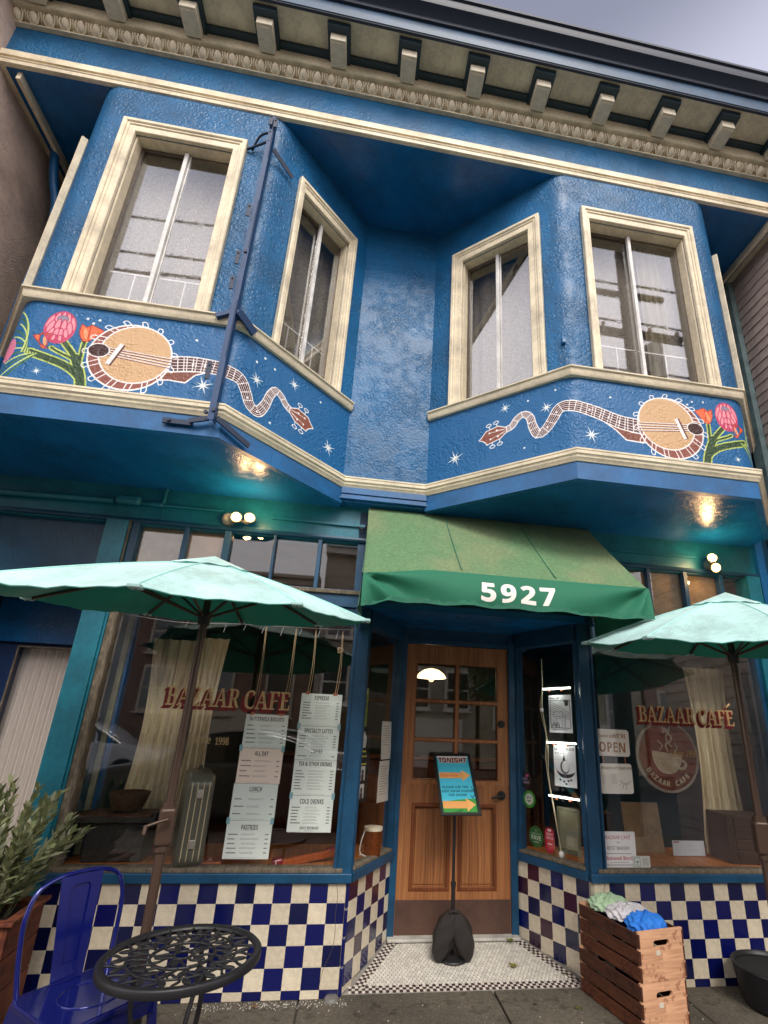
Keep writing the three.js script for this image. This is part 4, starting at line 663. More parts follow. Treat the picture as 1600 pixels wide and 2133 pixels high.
// ---------------------------------------------------------------- table, chair, planter
{
  const b = thing('bistro_table', 'round black cast-iron bistro table with pierced vine pattern top', 'table', [-.845, 0, 1.055]), y = .615, R = .298;
  mesh('rim', new THREE.LatheGeometry([[R - .03, y - .004], [R - .028, y + .008], [R - .008, y + .012], [R, y + .004], [R, y - .018], [R - .006, y - .022], [R - .012, y - .01], [R - .03, y - .004]].map(p => new THREE.Vector2(...p)), 72), mat.iron, b);
  mesh('inner_ring', new THREE.TorusGeometry(.118, .0065, 8, 48).rotateX(Math.PI / 2).translate(0, y, 0), mat.iron, b);
  mesh('centre_ring', new THREE.TorusGeometry(.035, .006, 8, 24).rotateX(Math.PI / 2).translate(0, y, 0), mat.iron, b);
  mesh('middle_ring', new THREE.TorusGeometry(.2, .0045, 8, 60).rotateX(Math.PI / 2).translate(0, y, 0), mat.iron, b);
  const scroll = join([tube([[.118, 0, 0], [.15, 0, .018], [.18, 0, .004], [.215, 0, -.018], [.245, 0, .002], [.272, 0, .01]], .0052, 18, 6), tube([[.15, 0, .017], [.17, 0, .03], [.195, 0, .026]], .0045, 8, 5)]);
  const leaf = (() => { const s = new THREE.Shape(); s.moveTo(0, 0); s.bezierCurveTo(.012, .014, .034, .016, .05, 0); s.bezierCurveTo(.034, -.016, .012, -.014, 0, 0); return extr(s, .007, -.0035, .0015).rotateX(-Math.PI / 2); })(), spoke = tube([[.035, 0, 0], [.06, 0, .01], [.09, 0, -.004], [.118, 0, 0]], .005, 10, 6);
  for (let k = 0; k < 18; k++) { const a = k * Math.PI / 9; const s = put('vine_scroll', scroll, mat.iron, b); s.position.y = y; s.rotation.y = a; const l = put('iron_leaf', leaf, mat.iron, b); l.position.set(Math.cos(a + .13) * .205, y, -Math.sin(a + .13) * .205); l.rotation.y = a + .6; const l2 = put('iron_leaf', leaf, mat.iron, b); l2.position.set(Math.cos(a + .2) * .145, y, -Math.sin(a + .2) * .145); l2.rotation.y = a - .5; }
  for (let k = 0; k < 10; k++) { const s = put('spoke', spoke, mat.iron, b); s.position.y = y; s.rotation.y = k * Math.PI / 5; if (k % 2) { const l = put('iron_leaf', leaf, mat.iron, b); l.position.set(Math.cos(k * .628 + .2) * .05, y, -Math.sin(k * .628 + .2) * .05); l.rotation.y = k * .628 + .3; } }
  for (let k = 0; k < 3; k++) { const a = .75 + k * 2.094, c = Math.cos(a), s = Math.sin(a); mesh('leg', tube([[c * .16, y - .01, s * .16], [c * .15, .45, s * .15], [c * .10, .3, s * .10], [c * .16, .12, s * .16], [c * .23, .01, s * .23]], .0095, 30, 8), mat.iron, b); }
  mesh('leg_ring', new THREE.TorusGeometry(.105, .006, 8, 30).rotateX(Math.PI / 2).translate(0, .3, 0), mat.iron, b);
}
{
  const blue = M('glossy_cobalt_enamel', lin(.006, .012, .15), { roughness: .14, metalness: .35, clearcoat: .7, clearcoatRoughness: .08 });
  const c = thing('metal_chair', 'glossy cobalt blue pressed-metal chair with tall splat back beside the iron table', 'chair', [-1.205, 0, .955], .927);
  // local: seat faces +z, back at -z
  const seat = new THREE.Shape(); const w = .185, d = .185; seat.moveTo(-w, -d + .05); seat.quadraticCurveTo(-w, -d, -w + .05, -d); seat.lineTo(w - .05, -d); seat.quadraticCurveTo(w, -d, w, -d + .05); seat.lineTo(w + .01, d - .07); seat.quadraticCurveTo(w + .01, d, w - .06, d + .01); seat.lineTo(-w + .06, d + .01); seat.quadraticCurveTo(-w - .01, d, -w - .01, d - .07); seat.closePath();
  { const g = new THREE.ExtrudeGeometry(seat, { depth: .012, bevelEnabled: true, bevelSize: .008, bevelThickness: .006, bevelSegments: 3, curveSegments: 10 }).rotateX(Math.PI / 2).translate(0, .455, 0); mesh('seat', [g, new THREE.TorusGeometry(.11, .004, 6, 32).rotateX(Math.PI / 2).translate(0, .462, .02)], blue, c); }
  mesh('seat_skirt', [rbox(.33, .06, .006, 0, .415, .19, .002), rbox(.006, .06, .32, -.188, .415, 0, .002), rbox(.006, .06, .32, .188, .415, 0, .002), rbox(.33, .06, .006, 0, .415, -.18, .002)], blue, c);
  mesh('back_frame', tube([[-.17, .44, -.165], [-.19, .6, -.19], [-.192, .73, -.205], [-.16, .81, -.215], [-.08, .843, -.22], [0, .848, -.222], [.08, .843, -.22], [.16, .81, -.215], [.192, .73, -.205], [.19, .6, -.19], [.17, .44, -.165]], .0095, 80, 10), blue, c);
  { const s = new THREE.Shape(); s.moveTo(-.06, .0); s.lineTo(.06, 0); s.lineTo(.085, .38); s.lineTo(-.085, .38); s.closePath(); const h = new THREE.Path(); h.moveTo(-.028, .06); h.lineTo(-.04, .32); h.quadraticCurveTo(-.04, .345, -.02, .345); h.lineTo(.02, .345); h.quadraticCurveTo(.04, .345, .04, .32); h.lineTo(.028, .06); h.closePath(); s.holes.push(h);
    const tilt = g => g.rotateX(-.125).translate(0, .462, -.168); mesh('splat', tilt(extr(s, .006, 0, .0015)), blue, c);
    const q = new THREE.Shape(); q.moveTo(-.030, .055); q.lineTo(.030, .055); q.lineTo(.043, .35); q.lineTo(-.043, .35); q.closePath(); mesh('splat_panel', tilt(extr(q, .004, -.006, .001)), blue, c); }
  for (const [x, z] of [[-1, 1], [1, 1], [-1, -1], [1, -1]]) mesh('leg', bar([x * .17, .44, z * .165], [x * .21, 0, z * .215], .020, 8, .020), blue, c);
}
{
  const p = thing('planter', 'weathered reddish wooden planter box with a leafy shrub at the pilaster', 'planter', [-1.93, 0, .46], .12);
  const m = M('reddish_planter_wood', lin(.34, .17, .11), { roughness: .8, map: T.crate, mapTile: .5, bump: T.woodB, tile: .3, bumpScale: .0015 });
  for (let k = 0; k < 4; k++) { const y = .075 + k * .145; for (const [a, b, x, z] of [[.36, .02, 0, .17], [.36, .02, 0, -.17], [.02, .32, .17, 0], [.02, .32, -.17, 0]]) mesh('board', rbox(a, .14, b, x, y, z, .004), m, p); }
  mesh('rim', [rbox(.40, .02, .05, 0, .585, .175, .005), rbox(.40, .02, .05, 0, .585, -.175, .005), rbox(.05, .02, .30, .175, .585, 0, .005), rbox(.05, .02, .30, -.175, .585, 0, .005)], m, p);
  mesh('soil', box(.32, .03, .32, 0, .54, 0), M('potting_soil', lin(.03, .022, .015), { roughness: 1, bump: T.grit, tile: .1, bumpScale: .01 }), p);
  const s = thing('leafy_shrub', 'grey-green shrub with narrow upright leaves growing from the wooden planter', 'plant', [-1.93, .55, .46]);
  const green = [lin(.24, .265, .11), lin(.34, .37, .20), lin(.15, .185, .07), lin(.46, .47, .31)].map(c => M('grey_green_leaf', c, { roughness: .6, transmission: .3, thickness: 0, side: THREE.DoubleSide }));
  const leafG = (() => { const pts = []; const n = 5; for (let i = 0; i <= n; i++) { const a = i / n, w = .0125 * Math.sin(Math.PI * Math.min(1, a * .92 + .08)); pts.push([-w, a, .12 * a * a], [w, a, .12 * a * a]); } const pos = [], idx = []; pts.forEach(q => pos.push(q[0], q[1] * .07, q[2] * .07)); for (let i = 0; i < n; i++) { const q = i * 2; idx.push(q, q + 1, q + 2, q + 1, q + 3, q + 2); } const g = new THREE.BufferGeometry(); g.setAttribute('position', new THREE.Float32BufferAttribute(pos, 3)); g.setIndex(idx); g.computeVertexNormals(); return g; })();
  const stemM = M('shrub_stem', lin(.16, .15, .08), { roughness: .8 }), buckets = [[], [], [], []];
  for (let k = 0; k < 44; k++) {
    const a = rr(0, 6.283), r0 = rr(.01, .1), lean = rr(.06, .30), h = rr(.32, .60) * (k < 5 ? 1.05 : 1), bx = Math.cos(a) * r0, bz = Math.sin(a) * r0, ex = bx + Math.cos(a) * lean, ez = bz + Math.sin(a) * lean * .8;
    const C = new THREE.CatmullRomCurve3([V3(bx, 0, bz), V3(bx + (ex - bx) * .35, h * .5, bz + (ez - bz) * .35), V3(ex, h, ez)]);
    mesh('stem', new THREE.TubeGeometry(C, 10, .003, 5), stemM, s);
    for (let i = 0; i < 36; i++) { const q = .12 + .88 * i / 36, P = C.getPointAt(Math.min(1, q)), T2 = C.getTangentAt(Math.min(1, q)), g = leafG.clone(), L = rr(.7, 1.25) * (1.25 - .5 * q), yaw = i * 2.4 + rr(-.3, .3), tilt = rr(.35, .95) * (1.1 - .5 * q);
      g.scale(rr(.8, 1.2), L, L).rotateX(tilt).rotateY(yaw).applyQuaternion(new THREE.Quaternion().setFromUnitVectors(V3(0, 1, 0), T2)).translate(P.x, P.y, P.z); buckets[Math.floor(rnd() * 3.4) % 4].push(g); }
  }
  buckets.forEach((b, i) => { const o = mesh('leaves', b, green[i], s); o.userData.kind = 'stuff'; });
}

// ---------------------------------------------------------------- crates with cloth bundles
{
  const wood = M('scuffed_crate_plywood', lin(.80, .72, .66), { roughness: .7, map: T.ply, mapTile: .42, bump: T.woodB, tile: .25, bumpScale: .0008 }), slatM = [0, 1, 2].map(i => M('dark_crate_slat', lin(.26 - .05 * i, .15 - .03 * i, .085 - .018 * i), { roughness: .75, map: T.crate, mapTile: .35 + .1 * i, bump: T.woodB, tile: .25, bumpScale: .0012 }));
  const W = .318, H = .236, D = .52;
  const make = (label, y, dx, turn) => {
    const c = thing('wooden_crate', label, 'crate', [1.515 + dx, y, .215], turn, 'wooden crates stacked by the entrance');
    for (const s of [1, -1]) { const p = new THREE.Shape(); p.moveTo(-W / 2, 0); p.lineTo(W / 2, 0); p.lineTo(W / 2, H); p.lineTo(-W / 2, H); p.closePath(); const h = new THREE.Path(), hw = .058, hh = .017, hy = H - .062; h.moveTo(-hw + hh, hy - hh); h.lineTo(hw - hh, hy - hh); h.absarc(hw - hh, hy, hh, -Math.PI / 2, Math.PI / 2, false); h.lineTo(-hw + hh, hy + hh); h.absarc(-hw + hh, hy, hh, Math.PI / 2, Math.PI * 1.5, false); p.holes.push(h); mesh('end_board', extr(p, .018, s > 0 ? D / 2 - .018 : -D / 2, .0015), wood, c); }
    for (const s of [1, -1]) for (let k = 0; k < 3; k++) mesh('slat', rbox(.012, .068, D + .004, s * (W / 2 - .003), .037 + k * .078, 0, .003), slatM[(k + (s > 0 ? 1 : 0)) % 3], c);
    for (let k = 0; k < 4; k++) mesh('bottom_slat', rbox(.07, .01, D - .04, -.115 + k * .077, .008, 0, .002), slatM[1], c);
    mesh('paper_patch', box(.03, .022, .002, -.03, H - .105, D / 2 + .0012), M('paper_remnant', lin(.6, .55, .45), { roughness: .9 }), c);
    return c;
  };
  make('lower scuffed wooden crate resting on the sidewalk', 0, -.012, .215); make('upper scuffed wooden crate holding cloth bundles', .238, .0, .205);
  const bundle = (label, col, pos, sc, sd) => { const c = thing('cloth_bundle', label, 'cloth', pos, .2); const g = new THREE.SphereGeometry(1, 90, 60), p = g.attributes.position, v = V3(); for (let i = 0; i < p.count; i++) { v.fromBufferAttribute(p, i); const a = Math.atan2(v.z, v.x), rg = q => 1 - Math.abs(Math.sin(q)), k = .92 + .09 * rg(a * 4.5 + sd + 2.5 * v.y + Math.sin(v.x * 5)) + .10 * rg(v.x * 7 + v.z * 4 + v.y * 5 + sd) + .06 * rg(a * 9 + v.y * 7 + sd * 2) + .04 * Math.sin(v.x * 8 + v.z * 5 + sd); p.setXYZ(i, v.x * k * sc[0], Math.max(-.2, v.y + .12 * Math.sin(a * 5 + v.y * 4 + sd) * (1 - v.y * v.y)) * sc[1] * k, v.z * k * sc[2]); } const g2 = mergeVertices(g.deleteAttribute('uv').deleteAttribute('normal')); g2.computeVertexNormals(); mesh('folded_cloth', g2, M('bundle_fabric', col, { roughness: .65, bump: T.grit, tile: .2, bumpScale: .002, sheen: .2 }), c); };
  bundle('bright blue crumpled plastic bag on top of the upper crate', lin(.02, .20, .72), [1.56, .455, .335], [.125, .065, .095], 1);
  bundle('white folded cloth behind the blue bag on the crate', lin(.62, .60, .62), [1.525, .47, .2], [.135, .055, .11], 4);
  bundle('pale green and white folded cloth at the back of the crate', lin(.42, .60, .38), [1.475, .475, .06], [.13, .06, .11], 7);
}

// ---------------------------------------------------------------- sign on a stand and its sandbag
{
  const s = thing('sign_stand', 'black floor sign stand with a framed TONIGHT show poster before the door', 'sign', [.54, 0, -.36]);
  const fr = sub('sign_frame', s); fr.position.set(0.005, 1.135, .01); fr.rotation.set(-.70, .0, .03);
  const w = .29, h = .505;
  const f = rect(-w / 2, -h / 2, w / 2, h / 2), hl = new THREE.Path(); hl.moveTo(-w / 2 + .018, -h / 2 + .018); hl.lineTo(-w / 2 + .018, h / 2 - .018); hl.lineTo(w / 2 - .018, h / 2 - .018); hl.lineTo(w / 2 - .018, -h / 2 + .018); hl.closePath(); f.holes.push(hl);
  mesh('black_frame', [extr(f, .014, -.004, .002), box(w - .01, h - .01, .006, 0, 0, -.006)], mat.blackPaint, fr);
  const tx = canvasTex(440, 780, (g, W, H) => {
    g.fillStyle = '#4cc3dd'; g.fillRect(0, 0, W, H); g.fillStyle = '#f0efe9'; g.fillRect(0, 0, W, 26); g.fillStyle = '#3f9a45'; g.beginPath(); g.moveTo(0, 640); g.quadraticCurveTo(220, 600, W, 600); g.lineTo(W, H); g.lineTo(0, H); g.fill();
    g.save(); g.translate(W / 2, 98); g.font = 'bold 92px sans-serif'; g.textAlign = 'center'; g.scale(.92, 1.0); g.lineJoin = 'round'; g.lineWidth = 18; g.strokeStyle = '#f6d9cf'; g.strokeText('TONIGHT', 0, 0); g.fillStyle = '#4a1a17'; g.fillText('TONIGHT', 0, 0); g.fillStyle = '#b8352d'; g.fillText('TONIGHT', -3, -5); g.fillStyle = '#3a1614'; g.fillText('TONIGHT', 1, 3); g.restore();
    const arrow = (y, hh, txt) => { g.fillStyle = '#f2b36b'; g.beginPath(); g.moveTo(14, y); g.lineTo(310, y + 6); g.lineTo(310, y - 34); g.lineTo(428, y + hh / 2); g.lineTo(310, y + hh + 40); g.lineTo(310, y + hh); g.lineTo(14, y + hh - 4); g.closePath(); g.fill(); g.strokeStyle = '#d98a4b'; g.lineWidth = 3; for (let k = 0; k < 9; k++) { g.beginPath(); g.moveTo(20, y + 8 + k * hh / 9); g.lineTo(330, y + 8 + k * hh / 9); g.stroke(); } g.fillStyle = '#e07a52'; g.font = 'italic bold 58px sans-serif'; g.fillText(txt, 30, y + hh / 2 + 20); };
    arrow(240, 84, 'this way');
    g.fillStyle = '#10394f'; g.font = 'italic bold 45px sans-serif'; g.fillText('PLEASE USE THE', 26, 462); g.fillText('SIDE DOOR DURING', 14, 514); g.fillText('THE SHOW!', 92, 566);
    g.strokeStyle = '#10394f'; g.lineWidth = 9; g.beginPath(); g.moveTo(404, 440); g.lineTo(430, 500); g.moveTo(380, 556); g.lineTo(400, 590); g.lineTo(438, 540); g.stroke();
    arrow(625, 96, '');
    g.fillStyle = '#173a1c'; g.font = 'italic bold 40px sans-serif'; g.fillText('!', 330, 760); g.fillRect(200, 738, 60, 8); g.fillRect(150, 756, 90, 7);
  });
  const poster = new THREE.MeshPhysicalMaterial({ map: tx, roughness: .35 }); poster.name = 'poster_print';
  const pg = new THREE.PlaneGeometry(w - .034, h - .034).translate(0, 0, .001); mesh('poster', pg, poster, fr, true);
  mesh('pole', [cyl(.0105, .0105, .66, 0, .80, 0, 14), cyl(.014, .014, .42, 0, .27, 0, 14), cyl(.018, .018, .03, 0, .48, 0, 14)], mat.blackPaint, s);
  mesh('foot', new THREE.LatheGeometry([[0, .045], [.105, .045], [.11, .052], [.10, .062], [.03, .075], [0, .075]].map(p => new THREE.Vector2(...p)), 32), mat.blackPaint, s);
  const b = thing('sandbag', 'black nylon sandbag slumped over the foot of the sign stand', 'sandbag', [.535, .045, -.33]);
  const lobe = (sx, sd) => { const g = new THREE.SphereGeometry(1, 36, 30), p = g.attributes.position, v = V3(); for (let i = 0; i < p.count; i++) { v.fromBufferAttribute(p, i); const u = (v.y + 1) / 2, r = (.24 + .98 * Math.sin(Math.PI * Math.min(1, .18 + .74 * (1 - u)))) * .60, a = Math.atan2(v.z, v.x); const k = 1 + .06 * Math.sin(a * 5 + sd) + .05 * Math.sin(u * 17 + a * 3 + sd); const rad = Math.hypot(v.x, v.z); const n = rad > 1e-6 ? 1 / rad : 0; const edge = Math.sqrt(Math.max(0, 1 - Math.pow(2 * u - 1, 6))); const lean = sx * (1 - u) * .088; p.setXYZ(i, v.x * n * r * edge * k * .115 + lean + sx * .012, u * .29, v.z * n * r * edge * k * .10 + .03 * (1 - u)); } const q = mergeVertices(g.deleteAttribute('uv').deleteAttribute('normal')); q.computeVertexNormals(); return q; };
  const nyl = M('black_nylon', lin(.017, .013, .011), { roughness: .55, bump: T.grit, tile: .16, bumpScale: .004 });
  mesh('bag_half', lobe(-1, 1), nyl, b); mesh('bag_half', lobe(1, 3), nyl, b);
  mesh('strap', tube([[-.03, .24, .02], [-.02, .285, .03], [.02, .285, .03], [.03, .24, .02]], .012, 16, 6), nyl, b);
}
// ---------------------------------------------------------------- lettering on the glass
const gold = M('gold_leaf_paint', lin(.72, .50, .25), { roughness: .45, metalness: .1, map: T.mottle, mapTile: .1 }), red = M('dark_red_sign_paint', lin(.20, .012, .012), { roughness: .55 }), goldDim = M('dull_gold_paint', lin(.42, .30, .13), { roughness: .5 });
function textGeo(str, f, width, height, depth) { const g = new TextGeometry(str, { font: f, size: 1, depth: 1, curveSegments: 5 }); g.computeBoundingBox(); const b = g.boundingBox, w = b.max.x - b.min.x, h = b.max.y - b.min.y; g.translate(-b.min.x, -b.min.y, 0); g.scale(width / w, height / h, depth); return g; }
function paintedName(win, x0, x1, y0, y1, accent, z) {
  const w1 = (x1 - x0) * .585, w2 = (x1 - x0) * .375, h = y1 - y0;
  const gs = () => [textGeo('BAZAAR', font, w1, h, .0006).translate(x0, y0, 0), textGeo('CAFE', font, w2, h, .0006).translate(x1 - w2, y0 - .004, 0), ...(accent ? [new THREE.BoxGeometry(.045, .014, .0006).rotateZ(.7).translate(x1 - .035, y1 + .03, .0003)] : [])];
  mesh('name_lettering', gs().map(g => g.translate(0, 0, z + .0015)), gold, win);
  mesh('lettering_shadow', [[-.008, -.008], [-.016, -.016], [-.022, -.022]].flatMap(([a, b], i) => gs().map(g => g.scale(1, 1, 1).translate(a, b, z - .0005 - i * .0007))), red, win);
}
paintedName(winL, -1.478, -.685, 1.592, 1.714, false, -.0165);
paintedName(winR, 1.858, 2.645, 1.622, 1.74, true, -.0165);
mesh('since_lettering', textGeo('Since', font, .115, .052, .0006).translate(-1.272, 1.362, -.0195), goldDim, winL); mesh('since_lettering', textGeo('1998', font, .085, .046, .0006).translate(-1.128, 1.358, -.0195), goldDim, winL);
mesh('since_lettering', textGeo('Since 1998', font, .21, .05, .0006).translate(2.085, 1.385, -.0195), goldDim, winR);

// ---------------------------------------------------------------- menus hung behind the glass
function card(name, label, category, tx, w, h, pos, turn, group, o = {}) {
  const c = thing(name, label, category, pos, turn, group); const g = new THREE.BoxGeometry(w, h, o.d || .0012, 8, 8, 1);
  if (o.curl) { const p = g.attributes.position; for (let i = 0; i < p.count; i++) { const u = p.getX(i) / w, v = p.getY(i) / h; p.setZ(i, p.getZ(i) + o.curl * (Math.sin(u * 5 + v * 3 + (o.ph || 0)) * .5 + u * u * 2 * (v < 0 ? 1 : .4))); } g.computeVertexNormals(); }
  const m = new THREE.MeshPhysicalMaterial({ map: tx, roughness: o.rough || .75 }); m.name = 'printed_sheet';
  const uv = g.attributes.uv, n = g.attributes.normal; for (let i = 0; i < uv.count; i++) if (Math.abs(n.getZ(i)) < .4) uv.setXY(i, .01, .01);
  if (o.roll) c.rotation.z = o.roll; mesh('sheet', g, m, c, true); return c;
}
function menuTex(bg, heads) { // heads: [title, y, rows, size]
  return canvasTex(512, 400, (g, W, H) => {
    g.fillStyle = bg; g.fillRect(0, 0, W, H); for (let i = 0; i < 900; i++) { g.fillStyle = 'rgba(90,100,90,.05)'; g.fillRect(rnd() * W, rnd() * H, 3, 3); }
    for (const [title, y, rows, size] of heads) {
      g.save(); g.font = 'bold ' + size + 'px sans-serif'; g.fillStyle = '#2a2f2c'; g.textAlign = 'center'; g.translate(W / 2, y); g.scale(.62, 1.05); g.fillText(title, 0, 0); g.restore();
      g.fillStyle = 'rgba(60,64,60,.5)'; g.fillRect(W / 2 - 60, y + 9, 120, 3);
      rows.forEach((ry) => { g.fillStyle = '#343a36'; let x = 30; const e = 60 + rnd() * 60; while (x < 30 + e) { const l = 4 + rnd() * 7; g.fillRect(x, ry, l, 10); x += l + 2; } g.fillStyle = 'rgba(70,76,72,.6)'; for (let q = 0; q < 2; q++) { let a = 165 + rnd() * 30; const b = 380 - rnd() * 70; while (a < b) { const l = 3 + rnd() * 9; g.fillRect(a, ry - 3 + q * 11, l, 4); a += l + 3; } } g.fillStyle = '#343a36'; for (let q = 0; q < 4; q++) g.fillRect(445 + q * 9, ry - 1, 6.5, 11); });
    }
    g.fillStyle = 'rgba(70,76,72,.4)'; g.fillRect(120, H - 16, 270, 3);
  });
}
const R6 = (a, n, d) => Array.from({ length: n }, (_, i) => a + i * d), mint = '#e6f2ea', pale = '#ebf4ec', warm = '#f7e8d9', SW = .277, SH = .2135;
const colA = [['BUTTERMILK BISCUITS', menuTex(mint, [['BUTTERMILK BISCUITS', 78, R6(130, 5, 50), 62]]), 'topmost sheet of the lower menu strip, headed BUTTERMILK BISCUITS'], ['ALL DAY', menuTex(warm, [['ALL DAY', 82, R6(140, 4, 58), 66]]), 'warm-tinted menu sheet headed ALL DAY behind the shop window'], ['LUNCH', menuTex(mint, [['LUNCH', 84, R6(165, 3, 80), 70]]), 'menu sheet headed LUNCH behind the shop window'], ['PASTRIES', menuTex(pale, [['PASTRIES', 96, R6(140, 5, 48), 70]]), 'lowest menu sheet, headed PASTRIES, above the display deck']];
const colB = [['ESPRESSO', menuTex(mint, [['ESPRESSO', 76, R6(110, 7, 32), 64]]), 'topmost sheet of the higher menu strip, headed ESPRESSO'], ['SPECIALTY LATTES', menuTex(mint, [['SPECIALTY LATTES', 78, R6(112, 5, 32), 66], ['COFFEE', 322, R6(350, 1, 30), 64]]), 'menu sheet headed SPECIALTY LATTES and COFFEE'], ['TEA', menuTex(pale, [['TEA & OTHER DRINKS', 66, R6(120, 7, 34), 64]]), 'menu sheet headed TEA & OTHER DRINKS'], ['COLD DRINKS', menuTex(pale, [['COLD DRINKS', 90, R6(125, 6, 34), 70], ['ADULT BEVERAGES', 368, [], 40]]), 'lowest sheet of the higher menu strip, headed COLD DRINKS']];
const tapeM = M('pale_blue_tape', lin(.26, .50, .56), { roughness: .6 }), twineM = M('jute_twine', lin(.50, .36, .20), { roughness: .9 }), copper = M('copper_clip', lin(.60, .20, .10), { roughness: .35, metalness: .7 });
[[colA, -.825, 1.452, -.006], [colB, -.478, 1.604, .001]].forEach(([col, x, y, dx]) => col.forEach(([n, tx, lab], i) => {
  const c = card('menu_sheet', lab, 'menu', tx, SW, SH, [x + dx * i, y - i * .2155, -.05 - i * .0004], 0, 'menu sheets hung in the shop window', { curl: .003, ph: i });
  if (i === 1 || i === 3) each('tape', [box(.02, .038, .0008, -SW / 2 + .004, SH / 2, .0045), box(.02, .038, .0008, SW / 2 - .004, SH / 2, .0045)], tapeM, c);
  if (i === 0) each('clip', [box(.028, .016, .012, -SW * .36, SH / 2 + .002, 0), box(.028, .016, .012, SW * .32, SH / 2 + .002, 0)], copper, c);
}));
[[-.925, 1.565, -.92, 2.16], [-.735, 1.565, -.71, 2.16], [-.578, 1.715, -.572, 2.16], [-.39, 1.715, -.38, 2.16]].forEach((p, i) => {
  const c = thing('hanging_cord', ['first', 'second', 'third', 'fourth'][i] + ' jute cord from the pilaster side holding up the menu strips', 'cord', [0, 0, 0], 0, 'cords of the menus');
  mesh('twine', [tube([[p[0], p[1], -.05], [(p[0] + p[2]) / 2 + .008, (p[1] + p[3]) / 2, -.052], [p[2], p[3], -.055]], .0024, 24, 5), tube([[p[0] + .012, p[1], -.05], [(p[0] + p[2]) / 2 + .018, (p[1] + p[3]) / 2 - .1, -.054], [p[2] + .006, p[3], -.055]], .002, 24, 5)], twineM, c);
  if (i === 3) mesh('knot', new THREE.TorusKnotGeometry(.014, .004, 40, 6, 2, 3).translate(-.385, 2.02, -.05), twineM, c);
});
{ const c = thing('curtain_wire', 'thin wire with small hooks strung behind the window with the menus', 'wire'); mesh('wire', tube([[-1.86, 2.18, -.06], [-1.5, 2.15, -.065], [-1.1, 2.165, -.06], [-.5, 2.17, -.06], [-.3, 2.175, -.055]], .0025, 40, 5), mat.white, c); each('hook', R6(-1.45, 9, .13).map((x, i) => tube([[x, 2.165, -.062], [x - .006, 2.14, -.06], [x - .014, 2.12 - .01 * (i % 3), -.06]], .0018, 8, 4)), mat.white, c); }

// ---------------------------------------------------------------- signs in the other window
const rounded = (g, x, y, w, h, r) => { g.beginPath(); g.moveTo(x + r, y); g.arcTo(x + w, y, x + w, y + h, r); g.arcTo(x + w, y + h, x, y + h, r); g.arcTo(x, y + h, x, y, r); g.arcTo(x, y, x + w, y, r); g.closePath(); };
function plate(name, label, category, w, h, r, pos, tx, roll = 0, extra) {
  const c = thing(name, label, category, pos, 0); c.rotation.z = roll; const s = new THREE.Shape(); s.moveTo(-w / 2 + r, -h / 2); s.lineTo(w / 2 - r, -h / 2); s.absarc(w / 2 - r, -h / 2 + r, r, -Math.PI / 2, 0); s.absarc(w / 2 - r, h / 2 - r, r, 0, Math.PI / 2); s.absarc(-w / 2 + r, h / 2 - r, r, Math.PI / 2, Math.PI); s.absarc(-w / 2 + r, -h / 2 + r, r, Math.PI, Math.PI * 1.5);
  const g = extr(s, .004, -.002); const p = g.attributes.position, uv = new Float32Array(p.count * 2); for (let i = 0; i < p.count; i++) { uv[2 * i] = p.getX(i) / w + .5; uv[2 * i + 1] = p.getY(i) / h + .5; } g.setAttribute('uv', new THREE.BufferAttribute(uv, 2));
  const m = new THREE.MeshPhysicalMaterial({ map: tx, roughness: .45 }); m.name = 'printed_plate'; mesh('plate', g, m, c, true); if (extra) extra(c); return c;
}
plate('open_sign', 'white rounded sign reading Come in WE\'RE OPEN behind the window', 'sign', .268, .186, .022, [1.638, 1.466, -.034], canvasTex(540, 374, (g, W, H) => { g.fillStyle = '#f6f2e8'; g.fillRect(0, 0, W, H); g.fillStyle = '#a4703d'; g.font = 'italic bold 62px serif'; g.fillText('Come in', 30, 118); g.font = 'bold 84px sans-serif'; g.save(); g.translate(285, 120); g.scale(.84, 1); g.fillText("WE'RE", 0, 0); g.restore(); g.font = 'bold 190px sans-serif'; g.save(); g.translate(W / 2, 318); g.scale(.84, 1); g.textAlign = 'center'; g.fillText('OPEN', 0, 0); g.restore(); }), -.01, c => each('chain', [bar([-.08, -.09, 0], [-.075, -.135, 0], .0035), bar([.09, -.09, 0], [.095, -.135, 0], .0035)], copper, c));
plate('hours_sign', 'white rounded sign headed Hours of Operation hanging below the OPEN sign', 'sign', .25, .2, .02, [1.65, 1.223, -.034], canvasTex(500, 400, (g, W, H) => { g.fillStyle = '#f7f4ea'; g.fillRect(0, 0, W, H); g.fillStyle = '#8c7a55'; g.font = 'italic bold 56px serif'; g.fillText('Hours of Operation', 22, 78); g.fillStyle = '#9a9a90'; for (let k = 0; k < 6; k++) { g.fillRect(26, 140 + k * 24, 54, 5); g.fillRect(170, 140 + k * 24, 100 - (k % 3) * 8, 5); } g.strokeStyle = '#7c8a72'; g.lineWidth = 6; g.beginPath(); g.moveTo(300, 238); g.quadraticCurveTo(330, 215, 335, 250); g.quadraticCurveTo(370, 268, 410, 258); g.lineTo(470, 232); g.moveTo(345, 268); g.quadraticCurveTo(380, 300, 440, 262); g.moveTo(352, 282); g.lineTo(342, 318); g.lineTo(320, 330); g.moveTo(385, 290); g.lineTo(398, 322); g.lineTo(378, 345); g.moveTo(330, 262); g.lineTo(300, 280); g.stroke(); }), .01);
